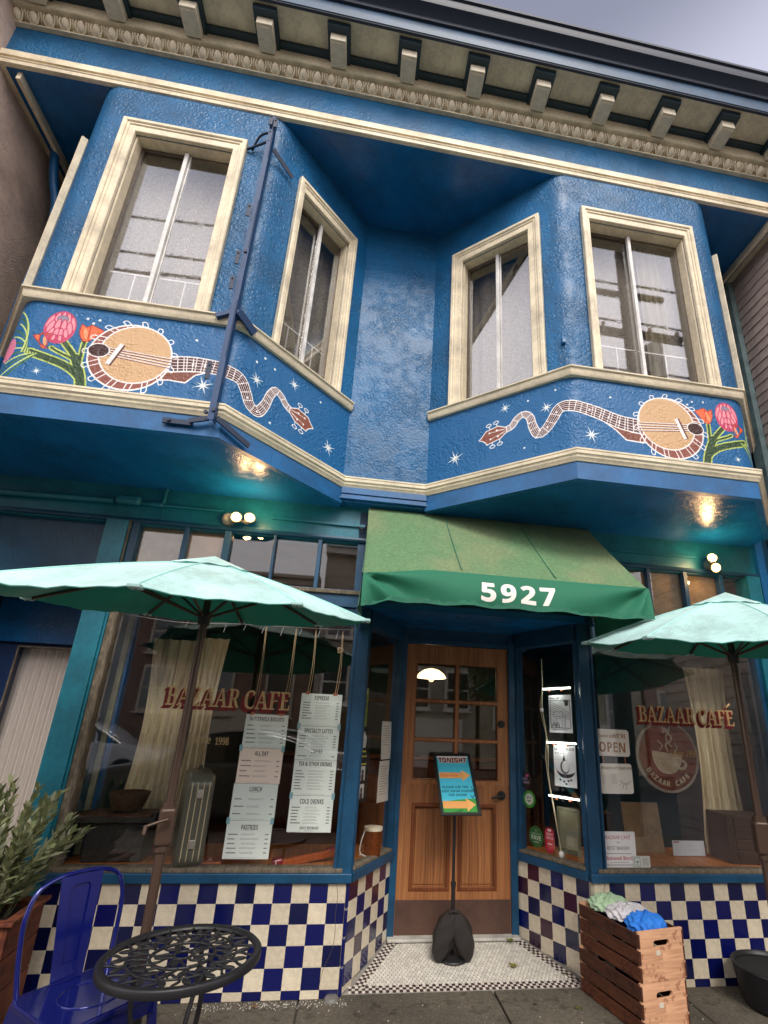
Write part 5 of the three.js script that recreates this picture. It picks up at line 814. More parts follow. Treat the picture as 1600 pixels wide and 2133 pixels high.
card('bakery_award_sign', 'white award sign reading BEST BAKERY propped on the sill', 'sign', canvasTex(500, 430, (g, W, H) => { g.fillStyle = '#f4f3f1'; g.fillRect(0, 0, W, H); g.textAlign = 'center'; g.fillStyle = '#b83a3c'; g.font = '60px sans-serif'; g.fillText('BAZAAR CAFÉ', W / 2, 92); g.fillStyle = '#33333a'; g.font = 'bold 16px sans-serif'; g.fillText('voted', W / 2, 138); g.font = '56px sans-serif'; g.fillText('BEST BAKERY', W / 2, 220); g.fillStyle = '#77777c'; g.fillRect(60, 262, 380, 6); g.fillStyle = '#b02630'; g.font = 'bold 62px serif'; g.fillText('Richmond Review', W / 2, 342); g.fillStyle = '#77777c'; g.fillRect(120, 366, 260, 5); g.fillRect(50, 388, 400, 5); g.fillRect(60, 404, 380, 5); }), .255, .22, [1.628, .772, -.040], 0, undefined, { d: .003 });
card('small_card', 'small pale card with a cup emblem leaning on the award sign', 'card', canvasTex(256, 144, (g, W, H) => { g.fillStyle = '#d5d8cf'; g.fillRect(0, 0, W, H); g.strokeStyle = '#5f7f86'; g.lineWidth = 6; g.strokeRect(22, 18, 84, 108); g.fillStyle = '#5f7f86'; g.beginPath(); g.arc(64, 66, 22, 0, Math.PI); g.fill(); g.fillRect(50, 100, 28, 8); g.fillStyle = '#b9bfb6'; g.fillRect(140, 24, 92, 96); }), .126, .07, [1.785, .70, -.030], 0, undefined, { d: .002 });
{
  const o = thing('oval_sign', 'round carved terracotta sign with a cream coffee cup hung in the window', 'sign', [2.112, 1.385, -.10]); o.rotation.z = -.1;
  const clay = M('terracotta_stained_wood', lin(.42, .155, .082), { roughness: .5, map: T.crate, mapTile: .5, bump: T.grit, tile: .3, bumpScale: .001 }), creamS = M('carved_cream_paint', lin(.64, .56, .38), { roughness: .6, map: T.mottle, mapTile: .2 });
  const lathe = p => new THREE.LatheGeometry(p.map(v => new THREE.Vector2(...v)), 56).rotateX(Math.PI / 2).scale(.245, .25, 1);
  mesh('rim', lathe([[1.02, -.012], [1.03, 0], [1.02, .010], [.985, .014], [.95, .010], [.95, -.012]]), M('grey_wood_rim', lin(.40, .36, .30), { roughness: .7, map: T.mottle, mapTile: .2 }), o);
  mesh('disc', lathe([[0, .006], [.6, .007], [.955, .004], [.955, -.012], [0, -.012]]), clay, o);
  const cup = new THREE.Shape(); cup.moveTo(-.125, .02); cup.lineTo(.105, .02); cup.bezierCurveTo(.11, -.06, .06, -.125, -.01, -.125); cup.bezierCurveTo(-.08, -.125, -.13, -.06, -.125, .02);
  mesh('carved_cup', [extr(cup, .010, .006, .003), tube([[.1, -.02, .014], [.135, -.03, .014], [.13, -.065, .014], [.08, -.08, .014]], .010, 16, 8)], creamS, o);
  mesh('cup_stripe', [box(.075, .006, .002, -.03, -.06, .018), box(.075, .006, .002, -.022, -.078, .018), box(.05, .006, .002, -.015, -.096, .018)], goldDim, o);
  mesh('carved_steam', [tube([[0, .03, .01], [-.02, .08, .012], [.02, .11, .012], [.02, .15, .012], [-.015, .15, .012], [-.01, .105, .012], [.03, .07, .012]], .006, 40, 6), tube([[-.07, .03, .01], [-.05, .07, .012], [-.09, .10, .012]], .004, 14, 6), tube([[.05, .03, .01], [.07, .07, .012], [.05, .1, .012]], .004, 14, 6), tube([[-.03, .2, .011], [0, .16, .012], [.01, .21, .011]], .004, 14, 6)], creamS, o);
  'BAZAAR CAFE'.split('').forEach((ch, i) => { if (ch === ' ') return; const a = -Math.PI / 2 + (i - 5) * .185, g = textGeo(ch, fontSans, ch === 'E' || ch === 'F' ? .022 : .028, .036, .006).translate(-.014, -.018, 0).rotateZ(a + Math.PI / 2).translate(Math.cos(a) * .19, Math.sin(a) * .193, .006); mesh('carved_letter', g, creamS, o); });
}
// curtains in both windows
const linen = M('cream_linen', lin(.88, .85, .78), { roughness: .9, map: T.cloth, mapTile: .35, transmission: .2, thickness: 0 });
function curtain(label, w, h, pos, waves, gather, ph) { const c = thing('window_curtain', label, 'curtain', pos, 0, 'cream linen curtains'); mesh('cloth', wavy(w, h, .022, waves, 70, ph, 20, gather), linen, c); each('curtain_clip', R6(-w / 2 + .03, Math.ceil(w / .09), .09).map(x => tube([[x, .0, .0], [x, .03, .0], [x + .004, .05, .01]], .003, 6, 5)), mat.blackPaint, c); }
curtain('wide cream curtain hanging behind the dark chest and bowl', .42, 1.42, [-1.63, 2.10, -.56], 4, .25, 1);
curtain('narrow cream curtain gathered behind the suitcase', .22, 1.45, [-1.37, 2.12, -.50], 3, .35, 2);
curtain('long cream curtain behind the round cup sign', .40, 1.46, [2.80, 2.12, -.48], 5, .2, .3);
{ const c = thing('cream_band', 'cream vertical band in the shop window beside the pilaster', 'post', [-1.985, .65, -.38]); mesh('band_face', rbox(.10, 1.75, .05, 0, .875, 0, .004), M('cream_band_colour', lin(.52, .52, .34), { roughness: .6, map: T.mottle, mapTile: .5 }), c); mesh('band_edge', box(.02, 1.75, .055, .07, .875, 0), mat.blue, c); }  // pale vertical band with a blue edge, built as a solid strip
// things on the display deck
{
  const ck = M('blackened_wood', lin(.018, .016, .014), { roughness: .6, map: T.mottle, mapTile: .2, bump: T.woodB, tile: .2, bumpScale: .0015 });
  const c = thing('dark_chest', 'low black wooden chest with a tray top on the display deck', 'chest', [-1.70, .65, -.27], .06);
  mesh('chest_body', rbox(.34, .22, .22, .03, .11, 0, .008), ck, c); mesh('tray_top', [rbox(.50, .035, .30, 0, .242, 0, .004), rbox(.02, .03, .30, .245, .27, 0, .004)], ck, c); mesh('top_board', box(.44, .006, .28, -.01, .263, 0), M('dusty_brown_top', lin(.20, .13, .08), { roughness: .8, map: T.crate, mapTile: .4 }), c);
  const b = thing('carved_bowl', 'brown carved wooden bowl standing on the black chest', 'bowl', [-1.675, .917, -.28]);
  mesh('bowl_wall', new THREE.LatheGeometry([[0, .002], [.08, .002], [.095, .03], [.118, .10], [.124, .118], [.116, .122], [.106, .10], [.085, .03], [0, .022]].map(v => new THREE.Vector2(...v)), 40), M('carved_brown_wood', lin(.17, .10, .055), { roughness: .5, map: T.crate, mapTile: .12, bump: T.grit, tile: .09, bumpScale: .006 }), b);
  const s = thing('suitcase', 'grey hard-shell suitcase with cream piping standing on edge behind the umbrella pole', 'suitcase', [-1.235, .65, -.20], .35);
  const shell = M('grey_green_suitcase_shell', lin(.09, .09, .065), { roughness: .38, clearcoat: .3 }), pip = M('cream_piping', lin(.50, .42, .26), { roughness: .5 });
  const so = new THREE.Shape(), hw = .21, hh = .265, r = .07; so.moveTo(-hw + r, 0); so.lineTo(hw - r, 0); so.absarc(hw - r, r, r, -Math.PI / 2, 0); so.lineTo(hw, 2 * hh - r); so.absarc(hw - r, 2 * hh - r, r, 0, Math.PI / 2); so.lineTo(-hw + r, 2 * hh); so.absarc(-hw + r, 2 * hh - r, r, Math.PI / 2, Math.PI); so.lineTo(-hw, r); so.absarc(-hw + r, r, r, Math.PI, Math.PI * 1.5);
  mesh('shell', extr(so, .16, -.08, .018).rotateY(Math.PI / 2).scale(1, .96, 1).translate(0, .012, 0), shell, s);
  const outl = so.getSpacedPoints(70); for (const x of [-.05, -.018, .018, .05]) mesh('piping', new THREE.TubeGeometry(new THREE.CatmullRomCurve3(outl.slice(0, -1).map(p => V3(x, p.y * .96 + .012, -p.x * 1.0 * 1.085)), true), 140, .0035, 5, true), pip, s);
  each('latch', [rbox(.035, .05, .012, 0, .42, .236, .004), rbox(.035, .05, .012, 0, .14, .236, .004)], M('nickel', lin(.6, .58, .52), { metalness: .9, roughness: .3 }), s); mesh('carry_handle', tube([[0, .52, -.05], [0, .555, -.03], [0, .56, .02], [0, .525, .04]], .010, 14, 8), mat.blackPaint, s);
  const pk = thing('wooden_peg_head', 'pale wooden instrument head with loose string ends on the deck', 'instrument', [-1.08, .652, -.10], .2);
  mesh('head_block', rbox(.17, .018, .045, 0, .012, 0, .005), M('pale_maple', lin(.60, .38, .18), { roughness: .5, map: T.wood, mapTile: [.3, .3] }), pk); mesh('string_end', Array.from({ length: 10 }, (_, i) => bar([-.07 + i * .015, .02, rr(-.02, .02)], [-.07 + i * .015 + rr(-.03, .03), .02 + rr(.0, .03), rr(-.06, .06)], .0012, 4)), pip, pk);
  const d = thing('dulcimer', 'orange wooden stringed instrument with dark red ends lying on the deck', 'instrument', [-.47, .655, -.20], .26); d.rotation.z = .14;
  const ds = new THREE.Shape(); ds.moveTo(-.2, -.022); ds.bezierCurveTo(-.1, -.045, -.02, -.02, .06, -.03); ds.lineTo(.2, -.03); ds.lineTo(.2, .03); ds.lineTo(.06, .025); ds.bezierCurveTo(-.02, .02, -.1, .045, -.2, .022); ds.closePath();
  mesh('body', extr(ds, .045, 0, .006).rotateX(-Math.PI / 2), M('orange_varnished_wood', lin(.62, .26, .06), { roughness: .3, clearcoat: .5, map: T.wood, mapTile: [.2, .4] }), d);
  each('red_end', [rbox(.075, .06, .075, -.19, .028, 0, .018, 3), rbox(.10, .05, .07, .17, .03, 0, .016, 3)], M('dark_red_lacquer', lin(.22, .012, .018), { roughness: .28, clearcoat: .6 }), d); mesh('white_mark', [box(.005, .028, .001, -.205, .03, .039), box(.018, .005, .001, -.197, .017, .039)], mat.white, d);
  const dr = thing('hand_drum', 'small gold patterned hand drum with white cord inside the angled window', 'drum', [-.045, .65, -.375]);
  mesh('drum_shell', cyl(.062, .06, .155, 0, .085, 0, 36), M('gold_wood_shell', lin(.42, .22, .07), { roughness: .35, metalness: .3, map: T.crate, mapTile: .07 }), dr); mesh('drum_head', cyl(.066, .066, .022, 0, .172, 0, 36), M('drum_skin', lin(.62, .55, .42), { roughness: .7 }), dr); mesh('white_cord', [tube([[-.06, .16, .03], [-.08, .1, .045], [-.085, .03, .05], [-.06, .008, .06]], .004, 20, 6), tube([[-.09, .01, .05], [-.07, .02, .07], [-.04, .008, .075]], .004, 14, 6)], mat.white, dr);
  const br = M('old_brown_cabinet_wood', lin(.055, .036, .026), { roughness: .55, map: T.crate, mapTile: .4 });
  const k = thing('drawer_cabinet', 'dark wooden cabinet of small drawers behind the window at the street umbrella', 'cabinet', [2.80, .65, -.30], -.12);
  mesh('carcass', rbox(.38, .33, .26, 0, .165, 0, .006), br, k); for (let i = 0; i < 4; i++) { const f = mesh('drawer_front', rbox(.31, .062, .012, .02, .055 + i * .075, .133, .003), M('drawer_wood', lin(.075, .05, .035), { roughness: .5, map: T.crate, mapTile: .3 }), k); mesh('knob', new THREE.SphereGeometry(.009, 10, 8).translate(.02, .055 + i * .075, .146), copper, f); }
  const cb = thing('cardboard_frame', 'tan cardboard panel leaning behind the award sign', 'panel', [2.12, .65, -.52], .1); cb.rotation.x = -.12; mesh('board', rbox(.34, .36, .012, 0, .18, 0, .002), M('tan_cardboard', lin(.40, .29, .17), { roughness: .9, map: T.mottle, mapTile: .3 }), cb);
  card('paper_notice', 'pale blue and white paper notice standing on the deck behind the cup sign', 'paper', canvasTex(256, 128, (g, W, H) => { g.fillStyle = '#c9d6de'; g.fillRect(0, 0, W, H); g.fillStyle = '#a5404a'; g.fillRect(8, 8, 44, 10); g.fillStyle = '#b6c6d2'; for (let i = 0; i < 40; i++) g.fillRect(rnd() * W, 30 + rnd() * 90, 24, 3); }), .27, .105, [2.42, .705, -.42], 0, undefined, { d: .002 });
  const pot = thing('dark_barrel', 'dark wooden barrel standing behind the deck of the cup sign window', 'barrel', [1.92, .1, -1.1]); mesh('staves', new THREE.LatheGeometry([[0, 0], [.2, 0], [.25, .35], [.22, .75], [.2, .76], [.2, .72], [0, .72]].map(v => new THREE.Vector2(...v)), 24), br, pot);
}
// ---------------------------------------------------------------- papers, posters, lights and stickers in the angled windows
function onFace(face, s, y, z) { const v = V3(s, y, z); face.updateMatrixWorld(true); return v.applyMatrix4(face.matrixWorld).toArray(); }
cafe.updateMatrixWorld(true);
const aL = angL.rotation.y, aR = angR.rotation.y;
const note = (n) => canvasTex(200, 280, (g, W, H) => { g.fillStyle = '#ece8de'; g.fillRect(0, 0, W, H); g.fillStyle = 'rgba(80,80,80,.55)'; for (let k = 0; k < n; k++) g.fillRect(20, 36 + k * 17, 100 + rnd() * 60, 4); });
card('paper_note', 'upper white handwritten sheet taped inside the angled window by the door', 'paper', note(9), .17, .275, onFace(angL, .48, 1.415, -.035), aL, 'white sheets by the door', { curl: .006 });
card('paper_note', 'lower creased white sheet taped inside the angled window by the door', 'paper', note(12), .19, .285, onFace(angL, .475, 1.125, -.035), aL, 'white sheets by the door', { curl: .008, ph: 2 });
card('green_poster', 'lime green poster in the angled window above the gold drum', 'poster', canvasTex(200, 320, (g, W, H) => { g.fillStyle = '#8fa63a'; g.fillRect(0, 0, W, H); g.fillStyle = '#c6d39a'; g.fillRect(14, 14, 170, 34); g.fillStyle = '#6e7f2c'; g.fillRect(14, 70, 172, 90); g.fillStyle = '#c9a24a'; g.fillRect(80, 170, 70, 90); g.fillStyle = '#3d3a22'; g.fillRect(100, 185, 30, 75); }), .17, .275, onFace(angL, .15, 1.645, -.09), aL, undefined, {});
card('concert_poster', 'black concert poster with white photographs and yellow words in the angled window', 'poster', canvasTex(256, 512, (g, W, H) => { g.fillStyle = '#141210'; g.fillRect(0, 0, W, H); g.fillStyle = '#d9d6cf'; g.beginPath(); g.moveTo(120, 20); g.lineTo(150, 10); g.lineTo(190, 60); g.lineTo(180, 130); g.lineTo(120, 130); g.fill(); g.fillStyle = '#d8cf3e'; for (const y of [150, 186, 240]) { let x = 40; while (x < 190) { const l = 8 + rnd() * 16; g.fillRect(x, y, l, 12); x += l + 5; } } for (const [x, y] of [[30, 270], [120, 262], [30, 390], [120, 386]]) { g.fillStyle = '#d5d3cd'; g.fillRect(x, y, 80, 100); g.fillStyle = '#3a3733'; g.beginPath(); g.arc(x + 40, y + 40, 18, 0, 7); g.fill(); g.fillRect(x + 18, y + 58, 44, 42); } }), .24, .48, onFace(angL, .16, 1.245, -.07), aL, undefined, {});
const ink = (f) => canvasTex(300, 400, (g, W, H) => { g.fillStyle = '#eceef0'; g.fillRect(0, 0, W, H); f(g, W, H); });
const P1 = ink((g, W, H) => { g.fillStyle = '#22262b'; g.font = 'bold 22px sans-serif'; g.fillText('Bazaar Café', 20, 38); g.strokeStyle = '#22262b'; g.lineWidth = 5; g.strokeRect(20, 56, 258, 296); g.lineWidth = 3; for (let k = 0; k < 6; k++) { g.beginPath(); g.moveTo(24, 70 + k * 26); g.lineTo(270, 190 + k * 14); g.stroke(); } g.fillRect(200, 60, 66, 20); g.beginPath(); g.arc(235, 96, 24, 0, 7); g.fill(); g.strokeRect(60, 180, 120, 54); g.strokeRect(90, 250, 80, 96); for (let k = 0; k < 7; k++) { g.fillRect(30 + k * 16, 306 - (k % 3) * 10, 8, 44); } g.beginPath(); g.moveTo(196, 210); g.lineTo(196, 350); g.moveTo(214, 210); g.lineTo(214, 350); g.stroke(); g.fillRect(40, 366, 210, 6); });
const P2 = ink((g, W, H) => { g.fillStyle = '#22262b'; g.save(); g.font = 'bold 40px sans-serif'; g.translate(12, 50); g.scale(.74, 1); g.fillText('BAZAAR WRITERS SALON', 0, 0, 372); g.restore(); for (let k = 0; k < 4; k++) g.fillRect(20 + k * 36, 74, 20, 8); g.beginPath(); g.ellipse(150, 210, 62, 66, .2, 0, 7); g.fill(); g.fillStyle = '#eceef0'; g.beginPath(); g.ellipse(160, 205, 50, 56, .2, 0, 7); g.fill(); g.fillStyle = '#22262b'; g.beginPath(); g.moveTo(30, 240); g.quadraticCurveTo(60, 320, 150, 316); g.quadraticCurveTo(250, 320, 285, 250); g.quadraticCurveTo(220, 285, 150, 278); g.quadraticCurveTo(80, 286, 30, 240); g.fill(); g.beginPath(); g.moveTo(120, 150); g.lineTo(140, 96); g.lineTo(165, 150); g.fill(); for (const [x, y] of [[80, 336], [130, 350], [190, 340], [160, 372], [225, 330]]) { g.beginPath(); g.ellipse(x, y, 15, 10, .4, 0, 7); g.fill(); } });
const P3 = canvasTex(200, 280, (g, W, H) => { g.fillStyle = '#5d5c46'; g.fillRect(0, 0, W, H); g.fillStyle = '#7b7a60'; g.fillRect(20, 24, 160, 226); g.fillStyle = '#8d8d78'; g.fillRect(80, 170, 60, 60); });
card('ink_poster', 'black and white street drawing poster under the top light bar', 'poster', P1, .216, .282, onFace(angR, .458, 1.662, -.05), aR, 'posters under the light bars');
card('ink_poster', 'WRITERS SALON poster with an inked head under the middle light bar', 'poster', P2, .2, .29, onFace(angR, .478, 1.285, -.05), aR, 'posters under the light bars');
card('blank_poster', 'dim olive sheet in a clear sleeve under the lowest light bar', 'poster', P3, .2, .30, onFace(angR, .486, .85, -.05), aR, 'posters under the light bars');
const ledM = M('lit_led_tube', lin(1, 1, 1), { emissive: new THREE.Color(.95, 1, .92), emissiveIntensity: 5, roughness: .4 });
[[.427, 1.855, 'top'], [.45, 1.447, 'middle'], [.453, 1.066, 'lowest']].forEach(([s, y, n]) => {
  const p = onFace(angR, s, y, -.05), b = thing('light_bar', n + ' lit white tube lamp above a poster in the angled window', 'lamp', p, aR, 'tube lamps above the posters');
  mesh('lit_tube', new THREE.CylinderGeometry(.007, .007, .27, 12).rotateZ(Math.PI / 2), ledM, b).castShadow = false; mesh('housing', rbox(.28, .010, .02, 0, .010, -.004, .003), mat.blackPaint, b); each('bulldog_clip', [rbox(.02, .016, .012, -.07, -.016, 0, .003), rbox(.02, .016, .012, .06, -.016, 0, .003)], copper, b);
  const L = new THREE.PointLight(new THREE.Color(.95, 1, .92), .028, 0, 2); L.position.set(...onFace(angR, s, y - .012, -.03)); L.castShadow = true; L.name = 'tube_light'; scene.add(L);
});
{ const c = thing('lamp_cord', 'pale tangled cord running down beside the poster lamps', 'cord'); const q = (s, y) => onFace(angR, s, y, -.04); mesh('cable', [tube([q(.30, 2.1), q(.30, 1.9), q(.29, 1.72), q(.32, 1.5), q(.31, 1.3), q(.36, 1.0), q(.40, .8), q(.42, .69)], .0035, 60, 6), tube([q(.30, 1.85), q(.27, 1.72), q(.33, 1.45), q(.33, 1.2), q(.375, .95), q(.415, .7)], .003, 60, 6)], M('pale_cable', lin(.62, .52, .34), { roughness: .6 }), c); mesh('plug', new THREE.SphereGeometry(.016, 14, 10).translate(...q(.285, 1.69)), mat.white, c); mesh('plug', new THREE.SphereGeometry(.02, 14, 10).scale(1, 1.3, 1).translate(...q(.42, .685)), mat.white, c); }
function sticker(name, label, w, h, s, y, draw, round) { const tx = canvasTex(256, Math.round(256 * h / w), draw), c = thing(name, label, 'sticker', onFace(angR, s, y, -.026), aR, undefined); const sh = new THREE.Shape(); const r = Math.min(w, h) / 2; if (round) { for (let q = 0; q < 40; q++) { const a = q * Math.PI / 20; q ? sh.lineTo(Math.cos(a) * w / 2, Math.sin(a) * h / 2) : sh.moveTo(w / 2, 0); } sh.closePath(); } else { sh.moveTo(-w / 2 + r, -h / 2); sh.absarc(w / 2 - r, -h / 2 + r, r, -1.5708, 0); sh.absarc(w / 2 - r, h / 2 - r, r, 0, 1.5708); sh.absarc(-w / 2 + r, h / 2 - r, r, 1.5708, 3.1416); sh.absarc(-w / 2 + r, -h / 2 + r, r, 3.1416, 4.7124); } const g = extr(sh, .0008, 0), p = g.attributes.position, uv = new Float32Array(p.count * 2); for (let i = 0; i < p.count; i++) { uv[2 * i] = p.getX(i) / w + .5; uv[2 * i + 1] = p.getY(i) / h + .5; } g.setAttribute('uv', new THREE.BufferAttribute(uv, 2)); const m = new THREE.MeshPhysicalMaterial({ map: tx, roughness: .4 }); m.name = 'sticker_print'; mesh('vinyl', g, m, c, true); }
sticker('round_sticker', 'green ringed white BYO sticker on the angled window glass', .125, .125, .14, 1.018, (g, W, H) => { g.fillStyle = '#3f9e3c'; g.fillRect(0, 0, W, H); g.fillStyle = '#dfe5d8'; g.beginPath(); g.arc(128, 128, 86, 0, 7); g.fill(); g.fillStyle = '#2d6b3a'; g.font = 'bold 52px sans-serif'; g.textAlign = 'center'; g.fillText('BYO', 128, 122); g.fillRect(86, 142, 84, 12); g.fillRect(104, 162, 48, 10); }, true);
sticker('round_sticker', 'solid green round sticker reading FAVE low on the angled window', .135, .148, .20, .765, (g, W, H) => { g.fillStyle = '#1f6a38'; g.fillRect(0, 0, W, H); g.fillStyle = '#dfe8dc'; g.textAlign = 'center'; g.font = '26px sans-serif'; g.fillText('neighborhood', 128, 108); g.font = 'bold 78px sans-serif'; g.fillText('FAVE', 128, 180); g.fillRect(84, 204, 88, 7); g.beginPath(); g.arc(128, 60, 9, 0, 7); g.fill(); }, true);
sticker('oval_sticker', 'tall red PEOPLE LOVE US sticker beside the green FAVE sticker', .086, .168, .328, .765, (g, W, H) => { g.fillStyle = '#c22338'; g.fillRect(0, 0, W, H); g.fillStyle = '#f3e6e6'; g.textAlign = 'center'; rounded(g, 78, 36, 100, 44, 20); g.fill(); g.font = 'bold 62px sans-serif'; g.save(); g.translate(128, 0); g.scale(.8, 1.15); g.fillText('PEOPLE', 0, 140); g.fillText('LOVE US', 0, 202); g.restore(); g.fillRect(70, 318, 116, 20); }, false);
sticker('bear_sticker', 'dark round sticker with pale lettering and a pink mark', .13, .13, .105, 1.16, (g, W, H) => { g.fillStyle = '#171723'; g.fillRect(0, 0, W, H); g.fillStyle = '#d8527c'; g.beginPath(); g.ellipse(170, 74, 34, 20, -.3, 0, 7); g.fill(); g.fillStyle = '#b8aac8'; g.font = 'bold 46px sans-serif'; g.textAlign = 'center'; g.fillText('BIRD', 120, 140); g.fillText('& BEAR', 128, 190); }, true);
// ---------------------------------------------------------------- inside the cafe
{
  const l = thing('pendant_lamp', 'lit cream dome pendant lamp seen through the door glass', 'lamp', [.74, 2.17, -3]);
  mesh('dome_shade', new THREE.LatheGeometry([[.02, .12], [.10, .10], [.17, .05], [.2, 0], [.195, -.002], [.16, .045], [.09, .09], [.02, .11]].map(v => new THREE.Vector2(...v)), 32), M('glowing_lamp_shade', lin(.8, .7, .5), { emissive: new THREE.Color(1, .8, .45), emissiveIntensity: 1.6, transmission: .4, thickness: 0, roughness: .9 }), l);
  mesh('bulb', new THREE.SphereGeometry(.035, 16, 12).translate(0, -.02, 0), bulbM, l).castShadow = false; mesh('flex', cyl(.004, .004, .9, 0, .56, 0, 6), mat.blackPaint, l);
  const p = new THREE.PointLight(new THREE.Color(1, .72, .42), .8, 0, 2); p.position.set(.74, 2.15, -3); p.castShadow = true; p.shadow.radius = 2; p.name = 'pendant_light'; scene.add(p);
  const c = thing('cafe_counter', 'brown wooden counter deep inside the cafe', 'counter', [.4, .07, -4.6]); mesh('counter_front', rbox(3.4, 1.0, .5, 0, .5, 0, .01), M('counter_wood', lin(.14, .065, .035), { roughness: .5, map: T.wood, mapTile: [.5, 1] }), c); mesh('counter_top', rbox(3.5, .04, .6, 0, 1.02, 0, .01), M('counter_top_wood', lin(.3, .18, .1), { roughness: .4, map: T.wood, mapTile: [.5, 1] }), c);
}
// ---------------------------------------------------------------- neighbours
{
  const l = thing('stucco_house', 'tan stucco house standing close against the cafe beside the downpipe', 'building');
  mesh('side_wall', box(5, 6.9, 10, -5.73, 3.45, -3.6), M('tan_stucco', lin(.62, .47, .39), { roughness: .9, map: T.mottle, mapTile: 1.2, bump: T.stucco, tile: .5, bumpScale: .004 }), l);
  mesh('corner_strip', box(.06, 6.9, .04, -3.22, 3.45, 1.38), M('tan_trim', lin(.5, .4, .3), { roughness: .8 }), l);
  const r = thing('clapboard_house', 'taupe clapboard house standing close against the other side of the cafe', 'building');
  mesh('wall_core', box(5, 6.9, 10, 5.80, 3.45, -3.3), M('taupe_wall_paint', lin(.30, .24, .21), { roughness: .7 }), r);
  mesh('corner_board', box(.06, 6.9, .10, 3.245, 3.45, .10), M('grey_green_corner_board', lin(.25, .36, .36), { roughness: .5, map: T.mottle, mapTile: .4 }), r);
  const bm = [0, 1, 2].map(i => M('taupe_clapboard_paint', lin(.56 + .03 * i, .45 + .025 * i, .41 + .02 * i), { roughness: .62, map: T.mottle, mapTile: .8, bump: T.woodB, tile: .3, bumpScale: .0006 }));
  const bg = uvMetres(rbox(.018, .118, 1.56, 0, 0, 0, .003)); for (let k = 0; k < 62; k++) { const b = put('clapboard', bg, bm[k % 3], r); b.position.set(3.283, .4 + k * .104, .93); b.rotation.z = -.13; }
}
// ---------------------------------------------------------------- across the street
const carGlass = M('dark_car_glass', lin(.02, .022, .025), { roughness: .05, clearcoat: 1 });
function sedan(label, color, pos, dir) {
  const c = thing('parked_car', label, 'car', pos, dir > 0 ? 0 : Math.PI, 'cars parked along the street');
  const paint = M('car_paint', color, { roughness: .28, clearcoat: 1, clearcoatRoughness: .05, metalness: .25 });
  const side = new THREE.Shape(); side.moveTo(-2.25, .28); side.lineTo(-2.3, .55); side.quadraticCurveTo(-2.28, .80, -2.1, .86); side.quadraticCurveTo(-1.5, .95, -1.1, .97); side.lineTo(1.25, .93); side.quadraticCurveTo(2.05, .86, 2.2, .66); side.lineTo(2.27, .42); side.lineTo(2.22, .28); side.lineTo(1.78, .28); side.absarc(1.4, .3, .37, 0, Math.PI, false); side.lineTo(-.98, .26); side.absarc(-1.38, .3, .37, 0, Math.PI, false); side.closePath();
  mesh('body', new THREE.ExtrudeGeometry(side, { depth: 1.58, bevelEnabled: true, bevelSize: .07, bevelThickness: .09, bevelSegments: 4, curveSegments: 14 }).translate(0, 0, -.79), paint, c);
  const gh = new THREE.Shape(); gh.moveTo(-1.72, .95); gh.quadraticCurveTo(-1.0, 1.40, -.5, 1.43); gh.quadraticCurveTo(.25, 1.44, .5, 1.36); gh.quadraticCurveTo(.95, 1.12, 1.2, .93); gh.closePath();
  mesh('greenhouse', new THREE.ExtrudeGeometry(gh, { depth: 1.14, bevelEnabled: true, bevelSize: .05, bevelThickness: .14, bevelSegments: 3, curveSegments: 14 }).translate(0, 0, -.57), carGlass, c);
  mesh('roof_skin', tube([[-1.72, .97, 0], [-1.1, 1.33, 0], [-.5, 1.475, 0], [.1, 1.48, 0], [.5, 1.40, 0], [1.22, .95, 0]], .05, 40, 8).scale(1, 1, 13.2), paint, c);
  for (const z of [-.71, .71]) mesh('window_pillar', [bar([-.35, .97, z + Math.sign(z) * .09], [-.38, 1.42, z * .9], .035, 8), bar([-1.15, .99, z + Math.sign(z) * .09], [-1.0, 1.33, z * .9], .05, 8), bar([.62, .96, z + Math.sign(z) * .09], [.52, 1.35, z * .92], .022, 8)], paint, c);
  for (const x of [-1.38, 1.4]) for (const z of [-.82, .82]) { const w = sub('wheel', c); mesh('tyre', new THREE.TorusGeometry(.26, .075, 12, 28).translate(x, .325, z), M('tyre_rubber', lin(.02, .02, .02), { roughness: .85 }), w); mesh('rim', [cyl(.2, .2, .1, 0, 0, 0, 24).rotateX(Math.PI / 2).translate(x, .325, z), ...[0, 1, 2, 3, 4].map(k => bar([x, .325, z + Math.sign(z) * .06], [x + .2 * Math.cos(k * 1.257), .325 + .2 * Math.sin(k * 1.257), z + Math.sign(z) * .06], .022))], M('alloy_rim', lin(.45, .45, .47), { metalness: .8, roughness: .35 }), w); }
  for (const z of [-.62, .62]) mesh('headlight', rbox(.16, .12, .3, 2.17, .66, z, .04, 2), M('headlamp_lens', lin(.6, .6, .6), { roughness: .1, clearcoat: 1 }), c);
  for (const z of [-.66, .66]) mesh('tail_light', rbox(.1, .13, .3, -2.25, .74, z, .04, 2), M('red_lens', lin(.3, .01, .01), { roughness: .15 }), c);
  for (const z of [-.96, .96]) mesh('mirror', rbox(.12, .1, .16, .72, 1.0, z, .04, 2), paint, c);
  mesh('door_handle', [-.15, -1.0].flatMap(x => [-.885, .885].map(z => rbox(.18, .025, .03, x, .83, z, .01))), paint, c);
}
sedan('grey sedan parked at the near kerb outside the cafe', lin(.14, .135, .12), [-2.15, -.14, 6.0], -1);
sedan('white sedan parked across the street opposite the menus', lin(.72, .73, .74), [-2.0, -.14, 11.6], 1);
sedan('second white sedan parked across the street further along', lin(.66, .68, .72), [-7.4, -.14, 11.6], 1);
